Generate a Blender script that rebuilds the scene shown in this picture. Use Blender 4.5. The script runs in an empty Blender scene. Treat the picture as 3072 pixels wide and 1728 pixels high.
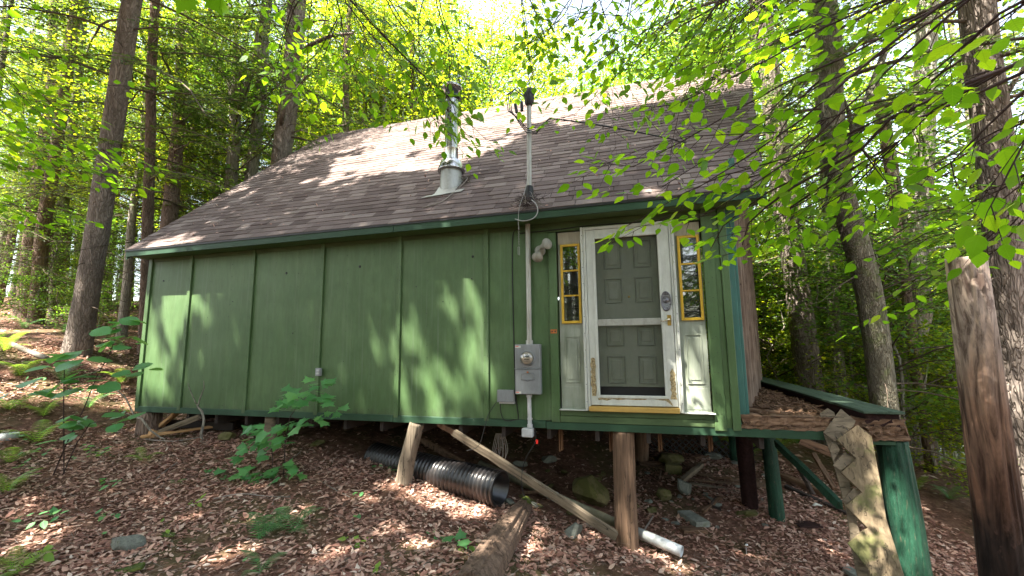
import bpy, math, random
import numpy as np
from mathutils import Vector
random.seed(7); RS = np.random.RandomState(11)
SC = bpy.context.scene; COL = SC.collection
R_ = math.radians
# ------------------------------------------------------------------ camera
FPX, PITCH, YAW, ROLL = 1333.5, 7.71, 16.165, -0.6235
CAM = np.array([6.708, -5.186, 0.900])
_a, _t, _r = R_(90+YAW), R_(PITCH), R_(ROLL)
FW = np.array([math.cos(_a)*math.cos(_t), math.sin(_a)*math.cos(_t), math.sin(_t)])
_R = np.array([math.sin(_a), -math.cos(_a), 0.]); _U = np.cross(_R, FW)
RT = _R*math.cos(_r)+_U*math.sin(_r); UP = -_R*math.sin(_r)+_U*math.cos(_r)
cd = bpy.data.cameras.new('camera'); cam = bpy.data.objects.new('camera', cd); COL.objects.link(cam)
cd.sensor_width = 36; cd.lens = 36*FPX/3072; cd.clip_start = .05; cd.clip_end = 600
from mathutils import Matrix
cam.matrix_world = Matrix(((RT[0], UP[0], -FW[0], CAM[0]), (RT[1], UP[1], -FW[1], CAM[1]), (RT[2], UP[2], -FW[2], CAM[2]), (0, 0, 0, 1)))
SC.camera = cam
def ray(x, y): return FW+RT*(x-1536)/FPX+UP*(864-y)/FPX
def at(x, y, D=None, Y=None, Z=None, X=None):
    d = ray(x, y)
    if Y is not None: s = (Y-CAM[1])/d[1]
    elif Z is not None: s = (Z-CAM[2])/d[2]
    elif X is not None: s = (X-CAM[0])/d[0]
    else: s = D
    return CAM+s*d
# ------------------------------------------------------------------ light
SUN = np.array([-.27, -.476, 1.0]); SUN /= np.linalg.norm(SUN)      # direction towards the sun
w = bpy.data.worlds.new('World'); SC.world = w; w.use_nodes = True
nt = w.node_tree; bg = nt.nodes['Background']
sky = nt.nodes.new('ShaderNodeTexSky'); sky.sky_type = 'NISHITA'; sky.sun_disc = False
sky.sun_elevation = math.asin(SUN[2]); sky.sun_rotation = math.atan2(SUN[0], SUN[1]); sky.dust_density = 2.0; sky.air_density = 1.0
hs = nt.nodes.new('ShaderNodeHueSaturation'); hs.inputs['Saturation'].default_value = .7        # hazy, near white summer sky
wb = nt.nodes.new('ShaderNodeMix'); wb.data_type = 'RGBA'; wb.blend_type = 'MULTIPLY'; wb.inputs[0].default_value = 1; wb.inputs[7].default_value = (1.04, 1.0, .90, 1)   # daylight balance of the whole sky
nt.links.new(sky.outputs[0], hs.inputs['Color']); nt.links.new(hs.outputs[0], wb.inputs[6]); nt.links.new(wb.outputs[2], bg.inputs[0]); bg.inputs[1].default_value = .122
sl = bpy.data.lights.new('sun', 'SUN'); sl.energy = 5.0; sl.angle = R_(.55); sl.color = (1, .94, .83)
so = bpy.data.objects.new('sun', sl); COL.objects.link(so)
so.rotation_euler = Vector(SUN).to_track_quat('Z', 'Y').to_euler()
vs = SC.view_settings; vs.view_transform = 'Standard'; vs.look = 'None'; vs.gamma = 1; vs.exposure = 2.9; vs.use_curve_mapping = False
SC.cycles.use_denoising = True
SC.cycles.max_bounces = 8; SC.cycles.diffuse_bounces = 4; SC.cycles.glossy_bounces = 3; SC.cycles.transmission_bounces = 6
SC.cycles.transparent_max_bounces = 8; SC.cycles.sample_clamp_indirect = 6; SC.cycles.caustics_reflective = False; SC.cycles.caustics_refractive = False
# ------------------------------------------------------------------ materials
def mat(name, rough=.7, metal=0., spec=.3):
    m = bpy.data.materials.new(name); m.use_nodes = True
    n = m.node_tree.nodes; p = n['Principled BSDF']
    p.inputs['Roughness'].default_value = rough; p.inputs['Metallic'].default_value = metal; p.inputs['Specular IOR Level'].default_value = spec
    return m, m.node_tree, p
def N(nt, t, **k):
    n = nt.nodes.new('ShaderNode'+t)
    for a, v in k.items(): setattr(n, a, v)
    return n
def coord(nt, scale, kind='Object', rot=(0, 0, 0)):
    tc = N(nt, 'TexCoord'); mp = N(nt, 'Mapping'); mp.inputs['Scale'].default_value = scale; mp.inputs['Rotation'].default_value = rot
    if kind == 'World':
        g = N(nt, 'NewGeometry'); nt.links.new(g.outputs['Position'], mp.inputs[0])
    else: nt.links.new(tc.outputs[kind], mp.inputs[0])
    return mp.outputs[0]
def noise(nt, vec, scale, detail=4, rough=.6, dist=0.):
    n = N(nt, 'TexNoise'); n.inputs['Scale'].default_value = scale; n.inputs['Detail'].default_value = detail
    n.inputs['Roughness'].default_value = rough; n.inputs['Distortion'].default_value = dist
    nt.links.new(vec, n.inputs['Vector']); return n.outputs[0]
def ramp(nt, fac, stops):
    r = N(nt, 'ValToRGB'); e = r.color_ramp.elements
    while len(e) < len(stops): e.new(.5)
    for q, (p, c) in zip(e, stops): q.position = p; q.color = (*c, 1) if len(c) == 3 else c
    nt.links.new(fac, r.inputs[0]); return r.outputs[0]
def mix(nt, fac, a, b, mode='MIX'):
    m = N(nt, 'Mix'); m.data_type = 'RGBA'; m.blend_type = mode
    for s, v in ((m.inputs[0], fac), (m.inputs[6], a), (m.inputs[7], b)):
        if isinstance(v, (int, float)): s.default_value = v
        elif isinstance(v, tuple): s.default_value = (*v, 1)
        else: nt.links.new(v, s)
    return m.outputs[2]
def math_(nt, op, a, b=0.):
    m = N(nt, 'Math', operation=op)
    for s, v in ((m.inputs[0], a), (m.inputs[1], b)):
        if isinstance(v, (int, float)): s.default_value = v
        else: nt.links.new(v, s)
    return m.outputs[0]
def bump(nt, p, h, strength=.4, dist=.01):
    b = N(nt, 'Bump'); b.inputs['Strength'].default_value = strength; b.inputs['Distance'].default_value = dist
    nt.links.new(h, b.inputs['Height']); nt.links.new(b.outputs[0], p.inputs['Normal'])
def stained(name, c1, c2, rough=.75, grain=(6, 6, 1.2), chips=None, chipamt=.62, world=True, stain=(.05, .06, .03), stainamt=.35, metal=0., spec=.3, bumps=.25, bd=.004, splash=0.):
    """colour c1..c2 by broad noise, dark dirt, optional chips of chips colour"""
    m, t, p = mat(name, rough, metal, spec)
    k = 'World' if world else 'Object'
    v = coord(t, grain, k); v2 = coord(t, (1, 1, 1), k)
    a = noise(t, v, 2.2, 6, .65, .3); b = noise(t, v2, 1.3, 4); c = noise(t, v, 9, 5, .7)
    col = ramp(t, b, [(.3, c1), (.7, c2)])
    col = mix(t, math_(t, 'MULTIPLY', ramp(t, a, [(.45, (0, 0, 0)), (.75, (1, 1, 1))]), stainamt), col, stain)
    col = mix(t, .25, col, ramp(t, c, [(.3, (.25, .25, .25)), (.7, (1, 1, 1))]), 'MULTIPLY')
    if chips:
        d = noise(t, coord(t, (grain[0]*1.5, grain[1]*1.5, grain[2]*1.5), k), 4, 8, .75)
        col = mix(t, ramp(t, d, [(chipamt, (0, 0, 0)), (chipamt+.03, (1, 1, 1))]), col, chips)
    if splash:
        z = N(t, 'SeparateXYZ'); t.links.new(v2, z.inputs[0]); s1 = noise(t, coord(t, (7, 7, 2.2), k), 2.5, 6, .75)
        f = math_(t, 'ADD', math_(t, 'MULTIPLY', z.outputs[2], -1.6), s1); col = mix(t, math_(t, 'MULTIPLY', ramp(t, f, [(.25, (0, 0, 0)), (.6, (1, 1, 1))]), splash), col, (.05, .062, .035))
        st = noise(t, coord(t, (26, 26, .55), k), 1., 4, .6); col = mix(t, math_(t, 'MULTIPLY', ramp(t, st, [(.56, (0, 0, 0)), (.7, (1, 1, 1))]), .28), col, (.16, .20, .14))
    t.links.new(col, p.inputs['Base Color']); bump(t, p, math_(t, 'ADD', c, a), bumps, bd)
    return m
def wood(name, c1, c2, axis='Z', rough=.85, freq=28, world=False, crack=.6, moss=None, b=.6):
    m, t, p = mat(name, rough, 0, .15)
    s = {'Z': (freq, freq, 1.6), 'X': (1.6, freq, freq), 'Y': (freq, 1.6, freq)}[axis]
    v = coord(t, s, 'World' if world else 'Object'); v1 = coord(t, (1, 1, 1), 'World' if world else 'Object')
    a = noise(t, v, 1., 6, .6, .6); bb = noise(t, v1, 2.5, 4); cr = noise(t, v, .45, 3, .5, 1.5)
    col = ramp(t, a, [(.25, c1), (.7, c2)])
    col = mix(t, .5, col, ramp(t, bb, [(.3, (.45, .4, .38)), (.65, (1.1, 1.05, 1.))]), 'MULTIPLY')
    cf = ramp(t, cr, [(crack-.015, (0, 0, 0)), (crack, (1, 1, 1)), (crack+.012, (0, 0, 0))])
    col = mix(t, cf, col, (.02, .015, .012))
    if moss:
        mf = ramp(t, noise(t, v1, 3.5, 6, .7), [(.5, (0, 0, 0)), (.62, (1, 1, 1))]); col = mix(t, mf, col, moss)
    t.links.new(col, p.inputs['Base Color']); bump(t, p, math_(t, 'SUBTRACT', a, math_(t, 'MULTIPLY', cf, .8)), b, .01)
    return m
def bark(name, c1, c2, moss=(.09, .11, .04), mossamt=.62, scale=1.):
    m, t, p = mat(name, .95, 0, .1)
    v = coord(t, (1, 1, .16), 'Object'); v1 = coord(t, (1, 1, 1), 'Object')
    vo = N(t, 'TexVoronoi', feature='DISTANCE_TO_EDGE'); vo.inputs['Scale'].default_value = 26*scale
    nz = noise(t, v, 9*scale, 7, .75)
    ad = N(t, 'VectorMath', operation='ADD'); t.links.new(v, ad.inputs[0]); sc_ = N(t, 'VectorMath', operation='SCALE'); sc_.inputs['Scale'].default_value = .22
    cn = N(t, 'TexNoise'); cn.inputs['Scale'].default_value = 9; t.links.new(v, cn.inputs['Vector']); t.links.new(cn.outputs[1], sc_.inputs[0]); t.links.new(sc_.outputs[0], ad.inputs[1])
    t.links.new(ad.outputs[0], vo.inputs['Vector'])
    cr = ramp(t, vo.outputs['Distance'], [(0., (0, 0, 0)), (.16, (1, 1, 1))])
    col = ramp(t, nz, [(.3, c1), (.7, c2)])
    col = mix(t, .7, col, mix(t, cr, (.5, .47, .45), (1., 1., 1.)), 'MULTIPLY')
    mf = ramp(t, noise(t, v1, 4, 6, .75), [(mossamt, (0, 0, 0)), (mossamt+.08, (1, 1, 1))]); col = mix(t, math_(t, 'MULTIPLY', mf, .8), col, moss)
    t.links.new(col, p.inputs['Base Color']); bump(t, p, math_(t, 'ADD', cr, nz), .9, .02)
    return m
def leafmat(name, dcol, tcol, tfac=.5, var=.35, veins=False, rough=.45):
    m, t, p = mat(name, rough, 0, .4)
    g = N(t, 'NewGeometry'); oi = N(t, 'ObjectInfo')
    r = math_(t, 'FRACT', math_(t, 'ADD', g.outputs['Random Per Island'], oi.outputs['Random']))
    v = ramp(t, r, [(0, (1-var, 1-var*.8, 1-var)), (.5, (1, 1, 1)), (1, (1+var*1.6, 1+var*.7, 1.))])
    dc = mix(t, 1., dcol, v, 'MULTIPLY'); tc = mix(t, 1., tcol, v, 'MULTIPLY')
    if veins:
        at_ = N(t, 'Attribute'); at_.attribute_name = 'lc'
        sx = N(t, 'SeparateXYZ'); t.links.new(at_.outputs['Vector'], sx.inputs[0])
        ax = math_(t, 'ABSOLUTE', sx.outputs[0])
        k = math_(t, 'SINE', math_(t, 'MULTIPLY', math_(t, 'SUBTRACT', sx.outputs[1], math_(t, 'MULTIPLY', ax, .9)), 52.))
        vein = math_(t, 'MAXIMUM', math_(t, 'GREATER_THAN', k, .93), math_(t, 'LESS_THAN', ax, .012))
        dc = mix(t, math_(t, 'MULTIPLY', vein, .55), dc, tuple(min(1, c*2.2) for c in dcol))
        tc = mix(t, math_(t, 'MULTIPLY', vein, .45), tc, tuple(c*.45 for c in tcol))
        bump(t, p, k, .25, .003)
    t.links.new(dc, p.inputs['Base Color'])
    tr = N(t, 'BsdfTranslucent'); t.links.new(tc, tr.inputs[0])
    ms = N(t, 'MixShader'); ms.inputs[0].default_value = tfac
    t.links.new(p.outputs[0], ms.inputs[1]); t.links.new(tr.outputs[0], ms.inputs[2])
    t.links.new(ms.outputs[0], t.nodes['Material Output'].inputs[0])
    return m
def plain(name, c, rough=.5, metal=0., spec=.4, v=.25, sc=8):
    m, t, p = mat(name, rough, metal, spec)
    n = noise(t, coord(t, (1, 1, 1), 'World'), sc, 5, .65)
    t.links.new(ramp(t, n, [(.3, tuple(x*(1-v) for x in c)), (.7, tuple(x*(1+v*.6) for x in c))]), p.inputs['Base Color'])
    bump(t, p, n, .15, .002)
    return m
M = {}
M['green'] = stained('green_paint', (.062, .122, .042), (.100, .168, .072), .5, (5, 5, .9), (.03, .05, .03), .66, stain=(.05, .085, .025), stainamt=.5, bumps=.2, splash=.8)
M['green_trim'] = stained('green_trim_paint', (.018, .052, .028), (.035, .088, .046), .6, (1.5, 5, 6), (.20, .22, .16), .655, stain=(.02, .04, .02), stainamt=.5)
M['green_post'] = stained('green_post_paint', (.006, .040, .022), (.022, .100, .056), .6, (16, 16, 1.6), (.10, .095, .06), .60, stain=(.004, .018, .010), stainamt=.9, bumps=.9, bd=.015)
M['olive'] = stained('olive_paint', (.06, .10, .04), (.09, .14, .06), .6, (1.2, 5, 6), (.25, .17, .06), .68, stain=(.03, .05, .02), stainamt=.6)
M['teal'] = stained('teal_paint', (.035, .12, .10), (.07, .19, .16), .6, (9, 9, .8), (.16, .14, .11), .6)
M['white'] = stained('white_door_paint', (.50, .52, .47), (.64, .66, .60), .4, (3, 3, 1), (.3, .24, .15), .74, stain=(.35, .37, .3), stainamt=.35, bumps=.08)
M['offwhite'] = stained('weathered_sidelight_paint', (.24, .27, .21), (.38, .41, .35), .5, (6, 6, .8), None, stain=(.16, .2, .12), stainamt=.6, bumps=.15)
M['tan'] = stained('bare_primed_wood', (.30, .27, .20), (.42, .38, .29), .7, (6, 6, 1), stain=(.1, .09, .06))
M['yellow'] = stained('yellow_sash_paint', (.55, .33, .02), (.68, .44, .05), .45, (6, 6, 2), None, stain=(.3, .16, .02), stainamt=.4, bumps=.1)
M['ochre'] = stained('ochre_sill', (.42, .26, .06), (.55, .36, .10), .6, (1.5, 6, 6), stain=(.2, .12, .03))
M['doorgrey'] = stained('grey_green_door', (.25, .275, .215), (.31, .34, .27), .6, (2, 2, 1), None, stainamt=.2, bumps=.05)
M['doorshade'] = stained('shaded_door_moulding', (.165, .185, .145), (.21, .235, .185), .6, (2, 2, 1), None)  # darker than the door: shade lines of the moulding put into the colour
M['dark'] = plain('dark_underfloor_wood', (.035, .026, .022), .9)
M['black'] = plain('black_rubber', (.012, .012, .013), .5)
M['culvert'] = stained('black_corrugated_plastic', (.012, .012, .014), (.022, .021, .022), .32, (3, 3, 3), (.14, .09, .06), .68, stain=(.06, .042, .032), stainamt=.6, spec=.7, bumps=.1)
M['wire'] = plain('black_cable', (.012, .012, .012), .5)
M['wire_w'] = plain('grey_cable', (.35, .35, .34), .5)
M['grey_metal'] = stained('grey_enamel', (.20, .215, .22), (.29, .305, .31), .4, (4, 4, 1), (.22, .09, .03), .76, stain=(.12, .12, .11), stainamt=.4, bumps=.05)
M['conduit'] = stained('weathered_galvanised_pipe', (.33, .33, .29), (.5, .5, .46), .5, (9, 9, 1.2), None, stain=(.14, .12, .08), stainamt=.5, metal=.35, bumps=.1)
M['steel'] = stained('stainless_pipe', (.42, .42, .41), (.6, .6, .58), .2, (14, 14, .6), None, stain=(.2, .19, .14), stainamt=.5, metal=.95, bumps=.05)
M['galv'] = stained('galvanised_flashing', (.36, .37, .35), (.52, .52, .48), .5, (3, 3, 2), (.2, .17, .12), .68, stain=(.18, .19, .15), metal=.45)
M['brass'] = plain('aged_brass', (.5, .33, .08), .35, .9)
M['brass_light'] = plain('polished_lever', (.7, .66, .5), .25, .9)
M['pewter'] = plain('pewter', (.16, .16, .17), .45, .6, v=.6, sc=60)
M['lamp_grey'] = stained('floodlight_housing', (.30, .30, .26), (.42, .42, .37), .5, (8, 8, 4))
M['red'] = plain('red_plastic', (.75, .03, .02), .4)
M['orange'] = plain('orange_plate', (.42, .13, .03), .6)
M['pvc'] = stained('white_pvc', (.42, .46, .46), (.62, .66, .68), .35, (3, 3, 3), (.2, .13, .09), .62, stain=(.20, .19, .13), stainamt=.7, bumps=.05)
M['pvc_dirty'] = stained('soiled_pvc', (.16, .15, .09), (.30, .29, .21), .6, (3, 3, 3), (.08, .06, .04), .6, stain=(.1, .09, .05), stainamt=.7)
M['wood_post'] = wood('weathered_post_wood', (.07, .045, .03), (.23, .15, .10), crack=.56)
M['wood_grey'] = wood('grey_timber', (.08, .066, .048), (.26, .215, .155), 'X', crack=.62)
M['wood_greyz'] = wood('grey_post_wood', (.09, .075, .055), (.27, .225, .17), 'Z', crack=.57)
M['wood_tan'] = wood('tan_plank', (.10, .075, .048), (.25, .20, .13), 'Z', freq=34, crack=.57, moss=(.12, .12, .05))
M['wood_red'] = wood('stripped_pole_wood', (.10, .042, .022), (.30, .17, .105), 'Z', freq=13, crack=.6)
M['wood_pole_top'] = wood('bleached_pole_wood', (.3, .19, .14), (.52, .42, .36), 'Z', freq=13, crack=.6)
M['rotten'] = wood('rotten_beam_wood', (.06, .034, .022), (.26, .165, .105), 'X', freq=44, b=1., crack=.56)
M['mullion'] = wood('weathered_mullion', (.14, .095, .07), (.34, .27, .21), 'Z', freq=40)
def polemat():
    m, t, p = mat('stripped_pole', .7, 0, .2)
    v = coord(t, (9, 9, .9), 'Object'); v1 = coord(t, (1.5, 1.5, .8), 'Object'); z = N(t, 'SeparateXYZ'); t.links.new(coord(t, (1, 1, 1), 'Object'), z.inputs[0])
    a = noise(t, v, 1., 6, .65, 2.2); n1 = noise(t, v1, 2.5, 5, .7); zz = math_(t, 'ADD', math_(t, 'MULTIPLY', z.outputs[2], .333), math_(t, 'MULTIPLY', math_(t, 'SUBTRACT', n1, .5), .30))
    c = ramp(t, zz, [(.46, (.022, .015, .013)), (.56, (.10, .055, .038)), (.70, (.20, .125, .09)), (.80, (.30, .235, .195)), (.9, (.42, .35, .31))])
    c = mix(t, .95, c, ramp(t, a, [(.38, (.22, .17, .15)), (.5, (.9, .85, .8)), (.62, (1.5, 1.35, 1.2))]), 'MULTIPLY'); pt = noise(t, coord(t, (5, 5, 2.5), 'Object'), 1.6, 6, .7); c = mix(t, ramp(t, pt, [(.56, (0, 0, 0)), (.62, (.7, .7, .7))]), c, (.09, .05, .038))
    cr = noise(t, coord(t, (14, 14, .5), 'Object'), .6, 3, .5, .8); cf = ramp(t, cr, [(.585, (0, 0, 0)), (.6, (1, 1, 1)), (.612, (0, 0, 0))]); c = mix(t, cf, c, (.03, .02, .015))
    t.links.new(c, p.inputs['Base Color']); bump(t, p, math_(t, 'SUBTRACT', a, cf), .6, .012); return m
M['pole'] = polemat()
M['blackbeam'] = wood('tarred_beam', (.012, .006, .006), (.045, .022, .02), 'Y', freq=30)
M['railtop'] = wood('mossy_green_board', (.03, .055, .04), (.09, .135, .095), 'Y', freq=24, crack=.6)
M['wood_fresh'] = wood('split_fresh_wood', (.35, .15, .06), (.62, .42, .22), 'X', freq=20)
M['pink_wood'] = plain('bare_joist_end', (.20, .105, .055), .85)
M['log'] = wood('log_wood', (.045, .03, .022), (.22, .155, .115), 'Z', freq=20, b=1., crack=.58)
M['stick'] = stained('dead_stick_bark', (.16, .13, .11), (.36, .32, .28), .9, (6, 6, 6), None)
M['plastic_grey'] = plain('grey_plastic_cap', (.45, .46, .46), .5)
def peel():
    m, t, p = mat('peeled_foam', .9, 0, .1)
    v = coord(t, (1, 1, 1), 'World'); n = noise(t, v, 60, 5, .7)
    t.links.new(ramp(t, n, [(.35, (.10, .07, .035)), (.6, (.42, .34, .19))]), p.inputs['Base Color']); bump(t, p, n, .8, .004); return m
M['peel'] = peel()
def glassmat():
    m, t, p = mat('window_glass', .02, 0, .9)
    p.inputs['Base Color'].default_value = (.015, .018, .016, 1); p.inputs['Coat Weight'].default_value = 1; p.inputs['Coat Roughness'].default_value = .02; p.inputs['Coat IOR'].default_value = 1.9
    return m
M['glass'] = glassmat()
def screen():
    m, t, p = mat('insect_screen', .8, 0, .2); p.inputs['Base Color'].default_value = (.095, .107, .078, 1)
    tr = N(t, 'BsdfTransparent'); ms = N(t, 'MixShader'); ms.inputs[0].default_value = .26
    t.links.new(tr.outputs[0], ms.inputs[1]); t.links.new(p.outputs[0], ms.inputs[2]); t.links.new(ms.outputs[0], t.nodes['Material Output'].inputs[0]); return m
M['screen'] = screen()
def clearglass():
    m, t, p = mat('meter_glass', .03, 0, .5); p.inputs['Transmission Weight'].default_value = .0
    tr = N(t, 'BsdfTransparent'); gl = N(t, 'BsdfGlossy'); gl.inputs['Roughness'].default_value = .05; ms = N(t, 'MixShader'); ms.inputs[0].default_value = .16
    t.links.new(tr.outputs[0], ms.inputs[1]); t.links.new(gl.outputs[0], ms.inputs[2]); t.links.new(ms.outputs[0], t.nodes['Material Output'].inputs[0]); return m
M['clear'] = clearglass()
def shingle():
    m, t, p = mat('asphalt_shingle', .92, 0, .15)
    g = N(t, 'NewGeometry'); oi = N(t, 'ObjectInfo')
    r = math_(t, 'FRACT', math_(t, 'ADD', g.outputs['Random Per Island'], oi.outputs['Random']))
    v = coord(t, (1, 1, 1), 'World'); n1 = noise(t, v, 260, 2, .7); n2 = noise(t, v, 3, 4)
    c = ramp(t, r, [(0, (.105, .079, .073)), (.4, (.150, .117, .108)), (.75, (.18, .143, .132)), (1, (.235, .195, .178))])
    c = mix(t, .7, c, ramp(t, n1, [(.3, (.45, .45, .45)), (.7, (1.35, 1.32, 1.3))]), 'MULTIPLY')
    c = mix(t, .5, c, ramp(t, n2, [(.3, (.75, .75, .72)), (.7, (1.15, 1.15, 1.15))]), 'MULTIPLY')
    t.links.new(c, p.inputs['Base Color']); bump(t, p, n1, .5, .002); return m
M['shingle'] = shingle()
def litter():
    m, t, p = mat('dead_leaf', .75, 0, .25)
    g = N(t, 'NewGeometry')
    c = ramp(t, g.outputs['Random Per Island'], [(0, (.17, .08, .06)), (.25, (.34, .18, .135)), (.55, (.48, .285, .215)), (.85, (.60, .40, .31)), (.96, (.66, .49, .39)), (1, (.70, .59, .50))])
    t.links.new(c, p.inputs['Base Color'])
    tr = N(t, 'BsdfTranslucent'); t.links.new(c, tr.inputs[0]); ms = N(t, 'MixShader'); ms.inputs[0].default_value = .2
    t.links.new(p.outputs[0], ms.inputs[1]); t.links.new(tr.outputs[0], ms.inputs[2]); t.links.new(ms.outputs[0], t.nodes['Material Output'].inputs[0]); return m
M['litter'] = litter()
def soil():
    m, t, p = mat('forest_soil', .95, 0, .1)
    v = coord(t, (1, 1, 1), 'World'); a = noise(t, v, 9, 8, .75); b = noise(t, v, .5, 4); c2 = noise(t, v, 40, 4, .7)
    c = ramp(t, a, [(.3, (.07, .036, .026)), (.5, (.17, .092, .064)), (.7, (.30, .185, .13))])
    far = ramp(t, noise(t, v, .8, 5, .7), [(.48, (0, 0, 0)), (.62, (1, 1, 1))])
    c = mix(t, math_(t, 'MULTIPLY', far, .5), c, (.07, .10, .03))
    c = mix(t, .6, c, ramp(t, c2, [(.3, (.4, .4, .4)), (.7, (1.3, 1.3, 1.3))]), 'MULTIPLY')
    t.links.new(c, p.inputs['Base Color']); bump(t, p, math_(t, 'ADD', a, c2), .8, .04); return m
M['soil'] = soil()
def rock(name, c1, c2, moss, amt):
    m, t, p = mat(name, .9, 0, .2)
    v = coord(t, (1, 1, 1), 'Object'); a = noise(t, v, 4, 8, .7); b = noise(t, v, 2, 5, .7); c = noise(t, v, 30, 4, .8)
    col = ramp(t, a, [(.3, c1), (.7, c2)]); col = mix(t, .5, col, ramp(t, c, [(.3, (.5, .5, .5)), (.7, (1.3, 1.3, 1.3))]), 'MULTIPLY')
    col = mix(t, ramp(t, b, [(amt, (0, 0, 0)), (amt+.1, (1, 1, 1))]), col, moss)
    t.links.new(col, p.inputs['Base Color']); bump(t, p, math_(t, 'ADD', a, c), .7, .03); return m
M['rock'] = rock('lichen_rock', (.14, .15, .13), (.32, .34, .29), (.08, .11, .04), .6)
M['rock_y'] = rock('mossy_boulder', (.12, .11, .05), (.26, .22, .10), (.10, .10, .03), .45)
M['moss'] = rock('moss_cushion', (.05, .08, .015), (.10, .14, .03), (.14, .16, .03), .5)
M['bark_h'] = bark('hemlock_bark', (.12, .085, .065), (.30, .22, .175), mossamt=.66)
M['bark_t'] = bark('old_hemlock_bark', (.15, .125, .105), (.36, .30, .26), mossamt=.68)
M['bark_g'] = bark('grey_lichen_bark', (.13, .12, .085), (.33, .31, .24), (.15, .17, .08), .52, 1.6)
M['bark_b'] = bark('beech_bark', (.20, .18, .15), (.42, .38, .32), (.12, .14, .07), .58, .6)
M['twig'] = plain('dark_twig', (.045, .025, .022), .8)
M['twig_h'] = plain('brown_twig', (.10, .075, .055), .9)
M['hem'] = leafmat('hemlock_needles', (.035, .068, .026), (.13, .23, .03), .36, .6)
M['hem_y'] = leafmat('sunny_hemlock_needles', (.055, .10, .026), (.26, .40, .035), .42, .6)  # lighter copy of the needles, sunlight put into the colour
M['leaf_y'] = leafmat('sunlit_maple_leaf', (.10, .17, .022), (.44, .60, .02), .5, .5)  # brighter, yellower leaf with the sunlight put into its colour
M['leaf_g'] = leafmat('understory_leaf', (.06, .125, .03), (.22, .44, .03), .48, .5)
M['leaf_f'] = leafmat('beech_leaf', (.085, .20, .016), (.36, .68, .015), .57, .45, True)
M['leaf_c'] = leafmat('canopy_leaf', (.06, .12, .03), (.12, .22, .03), .3, .3)
M['leaf_s'] = leafmat('sapling_leaf', (.09, .27, .095), (.24, .56, .10), .4, .3, True)
M['fern'] = leafmat('fern_frond', (.08, .22, .09), (.22, .48, .08), .4, .25)
M['fern_y'] = leafmat('sunny_fern_frond', (.15, .30, .05), (.42, .66, .06), .45, .25)  # lighter copy of the frond, sun put into the colour
# ------------------------------------------------------------------ mesh helpers
def tag(o, label=None, cat=None, group=None, kind=None):
    if label: o['label'] = label
    if cat: o['category'] = cat
    if group: o['group'] = group
    if kind: o['kind'] = kind
    return o
def link(name, me, parent=None, loc=None):
    o = bpy.data.objects.new(name, me); COL.objects.link(o)
    if parent is not None:
        o.parent = parent
    if loc is not None: o.location = loc
    return o
def empty(name, loc=(0, 0, 0), label=None, cat=None, group=None):
    o = link(name, None, None, loc); o.empty_display_size = .1
    return tag(o, label, cat, group)
def npmesh(name, V, F, mats, smooth=False, mi=None, lc=None):
    """V (n,3), F (m,k) all the same k"""
    V = np.asarray(V, np.float32); F = np.asarray(F, np.int32); me = bpy.data.meshes.new(name)
    me.vertices.add(len(V)); me.vertices.foreach_set('co', V.ravel())
    k = F.shape[1]; me.loops.add(F.size); me.loops.foreach_set('vertex_index', F.ravel())
    me.polygons.add(len(F)); me.polygons.foreach_set('loop_start', np.arange(0, F.size, k, dtype=np.int32))
    me.polygons.foreach_set('loop_total', np.full(len(F), k, np.int32))
    if mi is not None: me.polygons.foreach_set('material_index', np.asarray(mi, np.int32))
    if smooth: me.polygons.foreach_set('use_smooth', np.ones(len(F), bool))
    me.update(calc_edges=True)
    for m in (mats if isinstance(mats, (list, tuple)) else [mats]): me.materials.append(m)
    if lc is not None:
        a = me.attributes.new('lc', 'FLOAT_VECTOR', 'POINT'); a.data.foreach_set('vector', np.asarray(lc, np.float32).ravel())
    return me
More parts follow.
